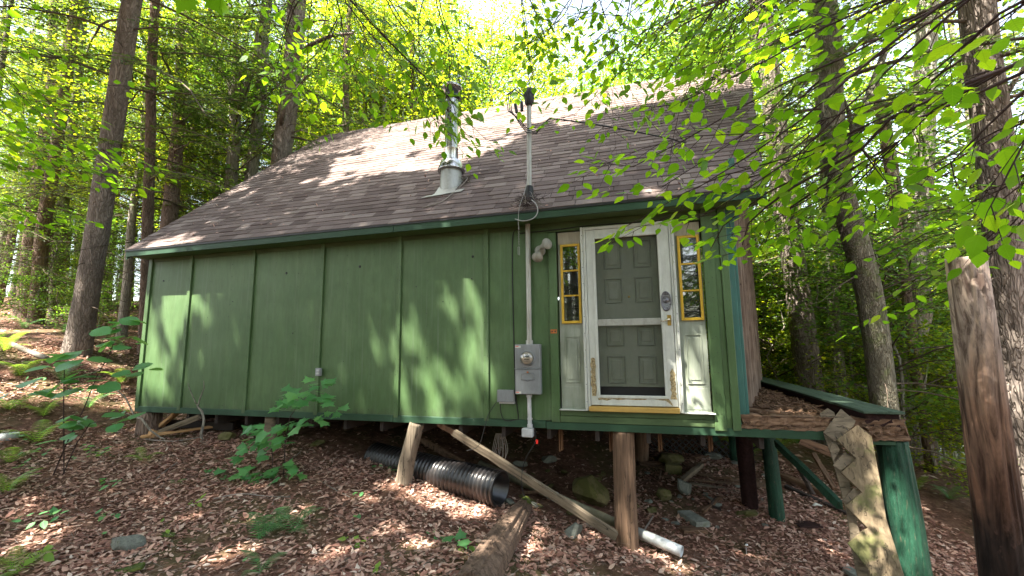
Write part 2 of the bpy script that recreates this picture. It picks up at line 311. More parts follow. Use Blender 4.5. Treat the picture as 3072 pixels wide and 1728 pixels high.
class MB:
    """collects shapes in local coordinates; built as one mesh"""
    def __init__(s): s.v = []; s.f = []; s.sm = []; s.mi = []; s.cur = 0
    def add(s, V, F, smooth=False):
        b = len(s.v); s.v += [tuple(map(float, p)) for p in V]; s.f += [tuple(b+i for i in f) for f in F]; s.sm += [smooth]*len(F); s.mi += [s.cur]*len(F)
    def box(s, x0, x1, y0, y1, z0, z1, ch=0.):
        if ch <= 0:
            V = [(x, y, z) for z in (z0, z1) for y in (y0, y1) for x in (x0, x1)]
            s.add(V, [(0, 2, 3, 1), (4, 5, 7, 6), (0, 1, 5, 4), (2, 6, 7, 3), (0, 4, 6, 2), (1, 3, 7, 5)])
        else:
            P = [(x0+ch, z0), (x1-ch, z0), (x1, z0+ch), (x1, z1-ch), (x1-ch, z1), (x0+ch, z1), (x0, z1-ch), (x0, z0+ch)]
            Q = [(x0, z0), (x1, z0), (x1, z0), (x1, z1), (x1, z1), (x0, z1), (x0, z1), (x0, z0)]
            V = [(p[0], y0, p[1]) for p in P]+[(p[0], y0+ch, p[1]) for p in [(x0, z0+0), (x1, z0), (x1, z0), (x1, z1), (x1, z1), (x0, z1), (x0, z1), (x0, z0)]]
            # simple: front face inset, rest box
            V = [(x0+ch, y0, z0+ch), (x1-ch, y0, z0+ch), (x1-ch, y0, z1-ch), (x0+ch, y0, z1-ch), (x0, y0+ch, z0), (x1, y0+ch, z0), (x1, y0+ch, z1), (x0, y0+ch, z1), (x0, y1, z0), (x1, y1, z0), (x1, y1, z1), (x0, y1, z1)]
            s.add(V, [(0, 1, 2, 3), (0, 4, 5, 1), (1, 5, 6, 2), (2, 6, 7, 3), (3, 7, 4, 0), (4, 8, 9, 5), (5, 9, 10, 6), (6, 10, 11, 7), (7, 11, 8, 4), (11, 10, 9, 8)])
    def tube(s, pts, r, n=8, cap=True, smooth=True, noise_=0.):
        pts = [np.array(p, float) for p in pts]; rs = r if isinstance(r, (list, tuple, np.ndarray)) else [r]*len(pts)
        V = []; up = np.array([.13, .21, .97]); prev = None
        for i, p in enumerate(pts):
            d = pts[min(i+1, len(pts)-1)]-pts[max(i-1, 0)]; d = d/(np.linalg.norm(d)+1e-9)
            if prev is None:
                u = np.cross(d, up if abs(d@up) < .9 else np.array([1, 0, 0.])); u /= np.linalg.norm(u)
            else:
                u = prev-d*(prev@d); u /= np.linalg.norm(u)+1e-9
            prev = u; v = np.cross(d, u)
            for k in range(n):
                a = 2*math.pi*k/n; rr = rs[i]*(1+(random.uniform(-noise_, noise_) if noise_ else 0))
                V.append(p+rr*(math.cos(a)*u+math.sin(a)*v))
        F = [(i*n+k, i*n+(k+1) % n, (i+1)*n+(k+1) % n, (i+1)*n+k) for i in range(len(pts)-1) for k in range(n)]
        s.add(V, F, smooth)
        if cap:
            s.add(V[:n], [tuple(reversed(range(n)))]); s.add(V[-n:], [tuple(range(n))])
    def lathe(s, prof, n=24, c=(0, 0, 0), axis='Z', smooth=True):
        V = []
        for r, h in prof:
            for k in range(n):
                a = 2*math.pi*k/n; x, y = r*math.cos(a), r*math.sin(a)
                V.append({'Z': (c[0]+x, c[1]+y, c[2]+h), 'Y': (c[0]+x, c[1]+h, c[2]+y), 'X': (c[0]+h, c[1]+x, c[2]+y)}[axis])
        s.add(V, [(i*n+k, i*n+(k+1) % n, (i+1)*n+(k+1) % n, (i+1)*n+k) for i in range(len(prof)-1) for k in range(n)], smooth)
    def prism(s, poly, o, u, v, wdir, th):
        """polygon (a,b) in frame o + a u + b v, extruded by th along wdir"""
        o, u, v, wdir = map(lambda q: np.array(q, float), (o, u, v, wdir))
        A = [o+a*u+b*v for a, b in poly]; B = [p+wdir*th for p in A]; n = len(A)
        s.add(A+B, [tuple(range(n)), tuple(reversed(range(n, 2*n)))]+[(i, i+n, (i+1) % n+n, (i+1) % n) for i in range(n)])
    def build(s, name, m, parent=None, loc=None, bevel=0., off=(0, 0, 0)):
        me = bpy.data.meshes.new(name)
        o_ = np.array(off); me.from_pydata([tuple(np.array(v)-o_) for v in s.v] if any(off) else s.v, [], s.f)
        me.polygons.foreach_set('use_smooth', s.sm); me.polygons.foreach_set('material_index', s.mi)
        for q in (m if isinstance(m, (list, tuple)) else [m]): me.materials.append(q)
        me.update(); o = link(name, me, parent, loc)
        if bevel:
            b = o.modifiers.new('b', 'BEVEL'); b.width = bevel; b.segments = 1; b.limit_method = 'ANGLE'
        return o
def box(name, m, x0, x1, y0, y1, z0, z1, parent=None, bevel=0., jit=0.):
    b = MB(); c = ((x0+x1)/2, (y0+y1)/2, (z0+z1)/2)
    b.box(x0-c[0], x1-c[0], y0-c[1], y1-c[1], z0-c[2], z1-c[2])
    return b.build(name, m, parent, c, bevel)
# value noise (numpy)
_perm = RS.rand(64, 64, 64).astype(np.float32)
def vn(p):
    p = np.asarray(p, float); i = np.floor(p).astype(int); f = p-i; f = f*f*(3-2*f); r = 0
    for a in (0, 1):
        for b in (0, 1):
            for c in (0, 1):
                r = r+_perm[(i[..., 0]+a) % 64, (i[..., 1]+b) % 64, (i[..., 2]+c) % 64]*(f[..., 0] if a else 1-f[..., 0])*(f[..., 1] if b else 1-f[..., 1])*(f[..., 2] if c else 1-f[..., 2])
    return r
def fbm(p, o=4):
    r = 0; a = .5; p = np.asarray(p, float)
    for k in range(o): r = r+a*(vn(p)-.5); p = p*2.03+7.1; a *= .5
    return r
# ------------------------------------------------------------------ terrain
CP = np.array([(-.7, 0, -.36), (-4.7, 1.4, 1.0), (-3.9, 2.1, .66), (-11, 4, 1.85), (-8, 0, 1.3), (-3, -2, .0), (-6, -3, .55), (-.3, -1.2, -.50), (-12, -5, 1.6),
    (1.9, -1.9, -.88), (3.2, -1.35, -.85), (3.8, -.1, -.78), (3.0, -3.2, -.86), (5.5, -1.9, -.90), (6.7, -5.2, -.72), (5.2, .1, -.98), (3.1, .6, -.60), (1.6, .2, -.42), (.5, 0, -.36),
    (6.43, 0, -1.24), (7.1, -.7, -1.30), (6.9, -2.2, -1.2), (8.5, -1.0, -1.5), (9.2, -2.2, -1.6), (9, 0, -1.65), (8, 2, -1.28), (8, 4.4, -1.02), (6, 3, -1.0), (3.8, 3, -.45), (1, 3, -.06), (2.6, 4.6, -.03), (5, 6, -.40),
    (11.5, 4.9, -1.35), (12.1, 6.6, -1.5), (10.3, 6.7, -1.3), (11, 1, -1.8), (15, 3, -2.3), (20, 10, -3.4), (30, 0, -5), (30, 25, -5), (0, 8, .6), (4, 8, -.1), (8, 8, -1.1), (0, 20, 2.2), (10, 20, -2.0),
    (-20, 20, 4.2), (-22, 0, 3.0), (-30, -20, 2.5), (6, -15, -.8), (30, -20, -4), (0, 45, 2), (-35, 40, 5), (35, 50, -6), (-45, 10, 5)])
def _phi(r): return np.where(r > 1e-9, r*r*np.log(r+1e-12), 0)
_n = len(CP); _K = _phi(np.linalg.norm(CP[:, None, :2]-CP[None, :, :2], axis=2))+np.eye(_n)*.02; _P = np.c_[np.ones(_n), CP[:, :2]]
_A = np.block([[_K, _P], [_P.T, np.zeros((3, 3))]]); _w = np.linalg.solve(_A, np.r_[CP[:, 2], 0, 0, 0])
def gz(x, y):
    x = np.asarray(x, float); y = np.asarray(y, float); sh = x.shape; x = x.ravel(); y = y.ravel(); out = np.empty(len(x))
    for s in range(0, len(x), 20000):
        q = slice(s, s+20000); r = np.sqrt((x[q, None]-CP[:, 0])**2+(y[q, None]-CP[:, 1])**2)
        out[q] = _phi(r)@_w[:_n]+_w[_n]+_w[_n+1]*x[q]+_w[_n+2]*y[q]
    p = np.c_[x, y, np.zeros_like(x)]
    out += .10*fbm(p*1.1+3, 4)+.35*fbm(p*.25, 3)*np.clip((np.hypot(x-4, y+1)-6)/10, 0, 1)
    return out.reshape(sh)
def g1(x, y): return float(gz(np.array([x]), np.array([y]))[0])
def grid_ax(lo, hi, c, fine, n):
    a = [c]; s = fine
    while a[-1] < hi: a.append(a[-1]+s); s = fine if abs(a[-1]-c) < n else s*1.09
    b = [c]; s = fine
    while b[-1] > lo: b.append(b[-1]-s); s = fine if abs(b[-1]-c) < n else s*1.09
    return np.array(sorted(set(a+b)))
gx = grid_ax(-120, 140, 4., .11, 7); gy = grid_ax(-100, 160, 0., .11, 5)
GX, GY = np.meshgrid(gx, gy); GZ = gz(GX.clip(-60, 60), GY.clip(-40, 70))
GZ = GZ-np.clip(np.hypot(GX-4, GY)-60, 0, 200)*.02
nx, ny = len(gx), len(gy); idx = np.arange(nx*ny).reshape(ny, nx)
me = npmesh('ground', np.c_[GX.ravel(), GY.ravel(), GZ.ravel()], np.c_[idx[:-1, :-1].ravel(), idx[:-1, 1:].ravel(), idx[1:, 1:].ravel(), idx[1:, :-1].ravel()], M['soil'], True)
tag(link('ground', me), 'leaf covered forest floor sloping down to the right', kind='structure')
# ------------------------------------------------------------------ cabin
PX = .9238                                                   # roof rise per metre
RE, RZ, RD = -.30, 2.50, 3.92                                # eave y, eave z, ridge y
RH = RZ+(RD-RE)*PX
def rake_x(y): return 8.0+(y-RE)*.236
cab = empty('cabin', (3.4, 0, 0), 'green plywood cabin on wooden posts with brown shingle roof and white storm door', 'cabin')
def off(o):   # keep world placement under the cabin empty
    o.location = (o.location[0]-3.4, o.location[1], o.location[2]); return o
def cb(name, m, *a, **k): return off(box(name, M[m], *a, parent=cab, **k))
xs = [-.86, 0, 1.22, 2.44, 3.66, 4.88, 5.68]
def panel_mesh(x0, x1, z0, z1):
    # a plywood sheet that bows a few millimetres
    nx_, nz_ = 7, 9; V = []; F = []
    for j in range(nz_):
        for i in range(nx_):
            x = x0+(x1-x0)*i/(nx_-1); z = z0+(z1-z0)*j/(nz_-1)
            V.append((x, -.006+.010*float(fbm([[x*1.3, 5, z*1.3]], 2)[0])-.004*math.sin(i/(nx_-1)*math.pi), z))
    for j in range(nz_-1):
        for i in range(nx_-1):
            a = j*nx_+i; F.append((a, a+1, a+nx_+1, a+nx_))
    return V, F
for a, b in zip(xs[:-1], xs[1:]):
    p = MB(); V, F = panel_mesh(a+.004, b-.004, .072, 2.46); p.add(V, F, True); p.box(a+.004, b-.004, .008, .02, .072, 2.46)
    off(p.build('siding_panel', M['green'], cab, (0, 0, 0)))
for i, x in enumerate(xs[1:-1]):
    cb('batten', 'green', x-.03+random.uniform(-.004, .004), x+.03, -.034, -.009, .045+random.uniform(-.02, .02), 2.41, bevel=.003)
# little knots, nail dents and holes in the sheets
for (px, py, r) in [(493, 843, .012), (861, 820, .016), (1081, 800, .016), (1419, 770, .014), (1416, 836, .009), (1250, 860, .006), (880, 1000, .007), (1330, 905, .006), (700, 905, .006)]:
    q = at(px, py, Y=0); b = MB(); b.lathe([(0.0001, -.017), (r, -.017), (r*1.2, -.008)], 8, (q[0], 0, q[2]), 'Y'); off(b.build('knot_hole', M['black'], cab, (0, 0, 0)))
nails = MB()
for x in xs[1:]+[7.44, 7.60]:
    for z in np.arange(.2, 2.3, .2):
        for dx in (-.018, .018):
            nails.lathe([(.0001, -.0375), (.0042, -.0365), (.005, -.033)], 6, (x+dx+random.uniform(-.004, .004), 0 if x < 7 else -.011, z+random.uniform(-.03, .03)), 'Y')
for x0 in xs[:-1]:
    for dx in ((.405, .81) if x0 >= 0 else (.4,)):
        for z in np.arange(.15, 2.3, .205):
            if random.random() < .8 and x0+dx < 5.6: nails.lathe([(.0001, -.0150), (.0036, -.0145), (.0046, -.009)], 6, (x0+dx+random.uniform(-.012, .012), 0, z+random.uniform(-.03, .03)), 'Y')
tag(off(nails.build('nail_head', M['black'], cab, (0, 0, 0))), kind='stuff')
cb('corner_board', 'green', -.9, -.825, -.034, .06, .045, 2.44, bevel=.003)
cb('skirt_board', 'green_trim', -.9, 3.62, -.03, .0, -.012, .072, bevel=.004)
cb('skirt_board', 'green_trim', 3.625, 5.6, -.032, .0, -.014, .070, bevel=.004)
cb('skirt_board', 'green_trim', 5.605, 8.62, -.03, .0, -.022, .060, bevel=.004)
# lapped boards under the door
cb('lapped_board', 'olive', 5.772, 7.386, -.030, .02, .136, .198, bevel=.004)
cb('lapped_board', 'olive', 5.772, 7.386, -.038, .02, .063, .133, bevel=.004)
cb('trim_board', 'green', 5.672, 5.768, -.036, .02, .06, 2.275, bevel=.003)
cb('trim_board', 'green', 7.386, 7.50, -.046, .02, .03, 2.42, bevel=.004)
cb('trim_board', 'green', 7.502, 7.556, -.026, .02, .045, 2.42, bevel=.003)
cb('corner_board', 'green', 7.558, 7.635, -.048, .05, .038, 2.42, bevel=.004)
cb('header_board', 'olive', 5.672, 7.384, -.024, .03, 2.285, 2.47, bevel=.003)
# eave
cb('fascia_board', 'green_trim', -1.03, 3.72, RE, RE+.024, 2.385, RZ-.01, bevel=.004)
cb('fascia_board', 'green_trim', 3.726, 7.99, RE, RE+.024, 2.385, RZ-.01, bevel=.004)
for a, b in ((-1.0, 2.4), (2.404, 5.6), (5.604, 7.96)): cb('soffit_board', 'green', a, b, RE+.026, .0, 2.398, 2.412)
cb('frieze_board', 'olive', -.82, 5.67, -.022, -.010, 2.34, 2.397, bevel=.003)
# hidden walls, floor
b = MB()
for yy, nm in ((.02, 0),):
    pass
gp = [(.03, 0.0), (7.8, 0.0), (7.8, 2.2), (RD, RH-.18), (.03, RZ+.1)]
b.prism(gp, (-.9, 0, 0), (0, 1, 0), (0, 0, 1), (1, 0, 0), .03); b.box(-.868, 8.0, 7.77, 7.8, 0, 2.3)
off(b.build('rear_wall', M['green'], cab, (0, 0, 0)))
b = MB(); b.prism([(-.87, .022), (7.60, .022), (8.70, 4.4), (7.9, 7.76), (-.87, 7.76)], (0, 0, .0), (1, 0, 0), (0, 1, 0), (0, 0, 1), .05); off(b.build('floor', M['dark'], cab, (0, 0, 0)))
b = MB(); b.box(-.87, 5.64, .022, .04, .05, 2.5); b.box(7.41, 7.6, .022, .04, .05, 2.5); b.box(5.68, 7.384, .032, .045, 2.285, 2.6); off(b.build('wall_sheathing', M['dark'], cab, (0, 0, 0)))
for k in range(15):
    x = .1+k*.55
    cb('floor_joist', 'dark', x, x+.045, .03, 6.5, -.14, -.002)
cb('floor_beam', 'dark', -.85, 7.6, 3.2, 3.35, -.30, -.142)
for px in (1683, 1834, 1981, 2132):
    q = at(px, 1340, Y=.35); z = q[2]
    for d in (-.022, .004): cb('joist_end', 'pink_wood', q[0]+d, q[0]+d+.018, .33, .40, z-.04+d*.5, -.016)
# roof deck and shingles
sl_ = math.hypot(1, PX); SLOPE = (RD-RE)*sl_; nvec = np.array([0, -PX, 1])/sl_; uvec = np.array([0, 1, PX])/sl_
b = MB()
def roofpt(x, y, h=0.): return np.array([x, y, RZ+(y-RE)*PX])+nvec*h
A = [roofpt(-1.02, RE+.005, -.004), roofpt(rake_x(RE)-.01, RE+.005, -.004), roofpt(rake_x(RD)-.01, RD, -.004), roofpt(-1.02, RD, -.004)]
B = [p-nvec*.05 for p in A]
A2 = [np.array([-1.02, 2*RD-RE, RZ]), np.array([rake_x(RE)-.01, 2*RD-RE, RZ])]; B2 = [p-np.array([0, 0, .07]) for p in A2]
b.add(A+B+A2+B2, [(0, 1, 2, 3), (7, 6, 5, 4), (0, 4, 5, 1), (1, 5, 6, 2), (3, 7, 4, 0), (3, 2, 9, 8), (10, 11, 6, 7), (8, 9, 11, 10), (2, 6, 11, 9), (8, 10, 7, 3)])
roof = off(b.build('roof', M['dark'], cab, (0, 0, 0)))
cb('drip_edge', 'black', -1.035, 8.01, RE-.012, RE-.001, RZ-.03, RZ-.004)
tabs = []; EXP = .139; ncourse = int(SLOPE/EXP)+1
for c in range(ncourse):
    s0 = c*EXP-.012; y0 = RE+s0/sl_
    xr = rake_x(y0); x = -1.05-random.uniform(0, .3)-(c % 2)*.15
    while x < xr:
        wd = random.choice((.305, .305, .305, .22, .27))
        a, e = max(x, -1.04+random.uniform(-.006, .006)), min(x+wd, xr+random.uniform(-.01, .012))
        if e-a > .03: tabs.append((a+.0025, e-.0025, s0+random.uniform(-.004, .004), random.uniform(.009, .016)))
        x += wd
tv = np.array(tabs); cx = (tv[:, 0]+tv[:, 1])/2; cyy = RE+(tv[:, 2]+.07)/sl_; cz_ = RZ+(cyy-RE)*PX
dd = np.c_[cx, cyy, cz_]-CAM; dp = dd@FW; size = (tv[:, 1]-tv[:, 0])*(-(dd@nvec))/dp**3
order = np.argsort(-size); big = set(order[:290].tolist())
def tab_verts(a, e, s, h, ln=None):
    ln = ln or min(EXP*1.25, SLOPE-s+.02); out = []
    for ss, hh in ((s, h), (s, .001), (s+ln, .003), (s+ln, .001)):
        base = np.array([0, RE, RZ])+uvec*ss+nvec*hh
        out += [(a, base[1], base[2]), (e, base[1], base[2])]
    return out
TF = [(0, 1, 5, 4), (0, 2, 3, 1), (0, 4, 6, 2), (1, 3, 7, 5), (2, 6, 7, 3)]
rest = MB(); meshes = {}
for i, (a, e, s, h) in enumerate(tabs):
    if i in big:
        wk = (round(e-a, 2), round(h, 3)); o_ = np.array([0, RE, RZ])+uvec*s
        if wk not in meshes:
            V = [(v[0], v[1]-RE, v[2]-RZ) for v in tab_verts(0, wk[0], 0, wk[1], EXP*1.25)]
            m_ = bpy.data.meshes.new('shingle'); m_.from_pydata(V, [], TF); m_.materials.append(M['shingle']); meshes[wk] = m_
        o = link('shingle', meshes[wk], roof, (a, o_[1], o_[2]))
        o.rotation_euler = (0, 0, random.uniform(-.004, .004))
    else: rest.add(tab_verts(a, e, s, h), TF)
tag(rest.build('shingle', M['shingle'], roof, (0, 0, 0)), kind='stuff')
rc = MB()
x = -1.03
while x < rake_x(RD)-.1:
    rc.add([(x, RD-.14, RH-.115), (x, RD, RH+.022), (x, RD+.14, RH-.115), (x+.2, RD-.14, RH-.12), (x+.2, RD, RH+.012), (x+.2, RD+.14, RH-.12)], [(0, 3, 4, 1), (1, 4, 5, 2), (0, 1, 2), (3, 5, 4)]); x += .17
tag(rc.build('ridge_cap', M['shingle'], roof, (0, 0, 0)), kind='stuff')
for i_, (xa, xb) in enumerate(((-1.02, 'L'), (8, 'R'))):
    b = MB()
    if i_ == 0: P0, P1 = roofpt(-1.02, RE, -.01), roofpt(-1.02, RD, -.01); dx = .025
    else: P0, P1 = roofpt(rake_x(RE)-.01, RE, -.01), roofpt(rake_x(RD)-.01, RD, -.01); dx = -.025
    D_ = np.array([dx, 0, 0]); dn = np.array([0, 0, -.15])
    b.add([P0, P1, P1+dn, P0+dn, P0+D_, P1+D_, P1+dn+D_, P0+dn+D_], [(0, 1, 2, 3), (7, 6, 5, 4), (0, 4, 5, 1), (3, 2, 6, 7), (0, 3, 7, 4), (1, 5, 6, 2)])
    off(b.build('rake_board', M['green_trim'], cab, (0, 0, 0)))
# prow wall (angled glass wall on the right gable)
def prow(y): return 7.66+.262*y
b = MB(); b.box(7.637, 7.70, .0, .035, .05, 2.45); b.box(7.705, 7.735, .03, .12, .2, 2.6); off(b.build('prow_trim', M['teal'], cab, (0, 0, 0), .003))
b = MB(); b.box(7.60, 7.655, .05, .09, .02, 2.5); off(b.build('prow_trim', M['black'], cab, (0, 0, 0)))
for y, wd in ((.75, .07), (1.25, .055), (2.1, .08), (2.55, .06), (3.35, .09), (4.05, .12)):
    x = prow(y); top = RZ+(y-RE)*PX-.12
    off(box('mullion', M['mullion'], x-.03, x+.05, y-wd/2, y+wd/2, .06, top, cab, .004))
for y0, y1 in ((.13, .71), (.79, 1.22), (1.28, 2.05), (2.15, 2.51), (2.59, 3.30), (3.4, 3.98)):
    b = MB(); b.add([(prow(y0), y0, .3), (prow(y1), y1, .3), (prow(y1), y1, RZ+(y1-RE)*PX-.2), (prow(y0), y0, RZ+(y0-RE)*PX-.2)], [(0, 1, 2, 3)]); off(b.build('window_pane', M['clear'], cab, (0, 0, 0)))
b = MB(); b.box(7.74, 7.80, .10, .16, 2.3, 3.0); off(b.build('prow_trim', M['teal'], cab, (0, 0, 0)))
# ---- entrance: sidelights
def sidelight(x0, x1, y0s, lab, nside):
    s = off(box('sidelight', M['offwhite'], x0, x1, .0, .03, .205, 2.27, cab)); ox, oy, oz = (x0+x1)/2, .015, (.205+2.27)/2
    s['label'] = lab
    def sb(name, m, a, b_, c, d, e, f, bv=0.):
        o = box(name, M[m], a-ox, b_-ox, c-oy, d-oy, e-oz, f-oz, s, bv); return o
    sb('head_panel', 'tan', x0+.004, x1-.004, -.012, -.001, 2.125, 2.268)
    a, e = x0+.03, x1-.014
    for (p, q, r, t) in ((a, a+.028, 1.178, 2.12), (e-.028, e, 1.178, 2.12)): sb('sash_frame', 'yellow', p, q, -.028, -.001, r, t, .003)
    sb('sash_frame', 'yellow', a+.029, e-.029, -.027, -.001, 1.178, 1.208, .003); sb('sash_frame', 'yellow', a+.029, e-.029, -.027, -.001, 2.092, 2.12, .003)
    for z in (1.503, 1.80): sb('muntin', 'yellow', a+.029, e-.029, -.022, -.008, z-.009, z+.009, .002)
    for z0, z1 in ((1.208, 1.494), (1.512, 1.791), (1.809, 2.092)):
        o = sb('pane', 'glass', a+.026, e-.026, -.0085, -.0045, z0-.003, z1+.003); o.rotation_euler = (random.uniform(-.012, .012), 0, random.uniform(-.01, .01))
    # moulded panel
    c0, c1 = x0+.055, x1-.05
    for (p, q, r, t) in ((c0, c0+.012, .5, 1.03), (c1-.012, c1, .5, 1.03), (c0+.013, c1-.013, .5, .512), (c0+.013, c1-.013, 1.018, 1.03)): sb('panel_moulding', 'offwhite', p, q, -.010, -.0005, r, t, .002)
    sb('raised_panel', 'offwhite', c0+.03, c1-.03, -.006, -.0005, .54, .99, .004)
    sb('bottom_rail', 'offwhite', x0+.002, x1-.002, -.005, -.0005, .235, .455, .002)
    return s
sidelight(5.785, 6.062, 0, 'narrow sidelight left of the storm door', 0)
sidelight(7.100, 7.372, 0, 'narrow sidelight right of the storm door with sun patch at its foot', 1)
cb('sill', 'white', 5.768, 6.066, -.075, .02, .1985, .2085, bevel=.002); cb('sill', 'white', 7.097, 7.400, -.085, .02, .1985, .2085, bevel=.002)
# storm door
cb('door_frame', 'white', 6.064, 6.090, -.072, .03, .20, 2.30, bevel=.003); cb('door_frame', 'white', 6.092, 6.122, -.058, .03, .20, 2.30, bevel=.003)
cb('door_frame', 'white', 7.046, 7.068, -.058, .03, .20, 2.30, bevel=.003); cb('door_frame', 'white', 7.070, 7.097, -.070, .03, .20, 2.30, bevel=.003)
cb('door_frame', 'white', 6.123, 7.045, -.056, .03, 2.264, 2.299, bevel=.003)
cb('threshold', 'ochre', 6.105, 7.052, -.095, .03, .199, .252, bevel=.004)
sd = off(empty('storm_door', (6.58, 0, .27))); sd.parent = cab
def db(name, m, x0, x1, y0, y1, z0, z1, bv=.004, parent=sd): return box(name, M[m], x0-6.58, x1-6.58, y0, y1, z0-.27, z1-.27, parent, bv)
db('stile', 'white', 6.126, 6.228, -.052, -.018, .262, 2.26); db('stile', 'white', 6.918, 7.041, -.052, -.018, .262, 2.26)
db('rail', 'white', 6.229, 6.917, -.052, -.018, .262, .372); db('rail', 'white', 6.229, 6.917, -.052, -.018, 2.152, 2.26)
db('mid_rail', 'lamp_grey', 6.229, 6.917, -.046, -.02, 1.138, 1.214)
for (a, e, c, d) in ((6.196, 6.226, .375, 2.15), (6.920, 6.944, .375, 2.15)): db('glazing_bead', 'white', a, e, -.062, -.053, c, d, .003)
db('glazing_bead', 'white', 6.197, 6.944, -.061, -.053, .345, .374, .003); db('glazing_bead', 'white', 6.227, 6.919, -.061, -.053, 2.151, 2.175, .003)
db('screen', 'screen', 6.229, 6.917, -.032, -.030, .465, 1.137, 0.); db('screen', 'screen', 6.229, 6.917, -.032, -.030, 1.215, 2.151, 0.)
def flakes(pts, y):
    b = MB(); b.prism([(x-6.58, z-.27) for x, z in pts], (0, y, 0), (1, 0, 0), (0, 0, 1), (0, 1, 0), .0015); b.build('peeled_patch', M['peel'], sd)
def rag(x0, x1, z0, z1, n=14, dx=.009, dz=.012):
    L = [(x0+random.uniform(-dx, dx), z0+(z1-z0)*i/n) for i in range(n+1)]; Rr = [(x1+random.uniform(-dx, dx), z1-(z1-z0)*i/n) for i in range(n+1)]
    return L+[((x0+x1)/2, z1+dz)]+Rr
flakes(rag(6.137, 6.186, .36, .775), -.0535); flakes(rag(6.975, 7.028, .34, .62, dz=.05), -.0535)
flakes([(6.20, .335), (6.24, .343), (6.33, .338), (6.42, .345), (6.55, .337), (6.64, .342), (6.72, .34), (6.72, .330), (6.6, .326), (6.52, .333), (6.42, .322), (6.36, .331), (6.30, .312), (6.25, .325), (6.21, .318)], -.0535)
flakes([(6.80, .336), (6.95, .345), (6.98, .30), (6.99, .27), (6.95, .30), (6.92, .325), (6.86, .329)], -.0535)
# plaque, lever
pl = MB()
pl.lathe([(.0001, -.010), (.046, -.010), (.050, -.016), (.056, -.014), (.058, 0.)], 32, (0, 0, 0), 'Y'); pl.v = [(x, y, z*1.93) for x, y, z in pl.v]
plq = pl.build('oval_plaque', M['pewter'], sd, (6.978-6.58, -.053, 1.393-.27))
b = MB(); b.lathe([(.0001, -.024), (.012, -.024), (.016, -.018), (.030, -.017), (.033, -.010)], 20, (0, 0, .010), 'Y'); b.build('rosette', M['pewter'], plq)
tb = MB()
for zz, pattern in ((.058, (.018, .010, .018, .008)), (-.042, (.012, .006, .014, .008, .010)), (-.062, (.010, .014, .008))):
    x = -sum(pattern)/2-.004
    for wd in pattern: tb.box(x, x+wd, -.0125, -.009, zz-.006-random.uniform(0, .003), zz+.007); x += wd+.003
tag(tb.build('raised_lettering', M['grey_metal'], plq), kind='stuff')
db('lock_plate', 'brass', 6.980, 7.020, -.058, -.053, 1.125, 1.24, .002)
hb = MB(); hb.tube([(7.0-6.58, -.055, 1.19-.27), (7.0-6.58, -.095, 1.192-.27), (6.975-6.58, -.102, 1.188-.27), (6.94-6.58, -.1, 1.172-.27), (6.905-6.58, -.1, 1.176-.27)], [.012, .011, .009, .007, .006], 10); hb.build('handle', M['brass_light'], sd)
# main door behind
md = cb('entry_door', 'doorgrey', 6.125, 7.045, .055, .095, .46, 2.28); mx, my, mz = 6.585, .075, 1.37
for (x0, x1) in ((6.315, 6.515), (6.655, 6.85)):
    for (z0, z1) in ((1.80, 2.12), (1.40, 1.69), (.91, 1.13), (.49, .80)):
        for (p, q, r, t_) in ((x0, x0+.016, z0, z1), (x1-.016, x1, z0, z1), (x0+.017, x1-.017, z0, z0+.016), (x0+.017, x1-.017, z1-.016, z1)): box('panel_moulding', M['doorshade'], p-mx, q-mx, .038-my, .0545-my, r-mz, t_-mz, md, .005)
        o2 = box('door_panel', M['doorgrey'], x0+.045-mx, x1-.045-mx, .043-my, .0548-my, z0+.045-mz, z1-.045-mz, md, .01)
b = MB(); b.lathe([(.0001, -.012), (.012, -.012), (.014, 0)], 10, (0, -.022, 1.47-mz), 'Y'); b.build('peephole', M['brass'], md)
cb('door_sweep', 'black', 6.125, 7.045, .05, .1, .26, .459)
# nails round the frame
b = MB()
for z in np.arange(.3, 2.25, .19):
    for x, y in ((6.083, -.0735), (7.083, -.0715)): b.lathe([(.0001, -.002), (.004, -.001), (.005, .001)], 6, (x, y, z), 'Y')
tag(off(b.build('screw_head', M['black'], cab, (0, 0, 0))), kind='stuff')
b = MB(); b.box(5.682, 5.756, -.044, -.036, 1.066, 1.112); b.build('x', M['orange']); o = bpy.data.objects['x']; o.name = 'wall_tag'; o.parent = cab; off(o)
b = MB()
for dx in (-.018, .018): b.lathe([(.0001, -.004), (.008, -.003), (.009, 0)], 10, (5.719+dx, -.0445, 1.089), 'Y')
b.build('button', M['black'], o)
# chimney pipe (part of the cabin)
ch = off(empty('chimney', (4.16, .5, 0))); ch.parent = cab
b = MB(); u0 = (.28-RE)*sl_
fl = [(-.31, -.13), (-.25, -.09), (-.17, -.08), (-.14, -.03), (-.17, .45), (.17, .45), (.15, .02), (.29, .02), (.26, -.06), (.12, -.07), (-.0, -.09)]
b.prism(fl, tuple(roofpt(4.16, .30, .022)-np.array([4.16, .5, 0])), (1, 0, 0), tuple(uvec), tuple(nvec), .006); b.build('flashing', M['galv'], ch)
zb = RZ+(.42-RE)*PX
b = MB(); b.lathe([(.178, zb-.30), (.168, zb-.1), (.150, zb+.30)], 28); b.build('flashing_cone', M['galv'], ch)
b = MB(); b.lathe([(.158, zb+.285), (.195, zb+.285), (.198, zb+.30), (.155, zb+.43), (.115, zb+.455), (.104, zb+.46)], 28); b.build('storm_collar', M['steel'], ch)
b = MB(); b.lathe([(.098, zb+.4), (.098, zb+.62), (.101, zb+.625), (.101, zb+.635), (.098, zb+.64), (.098, 4.56)], 32); b.build('flue_pipe', M['steel'], ch)
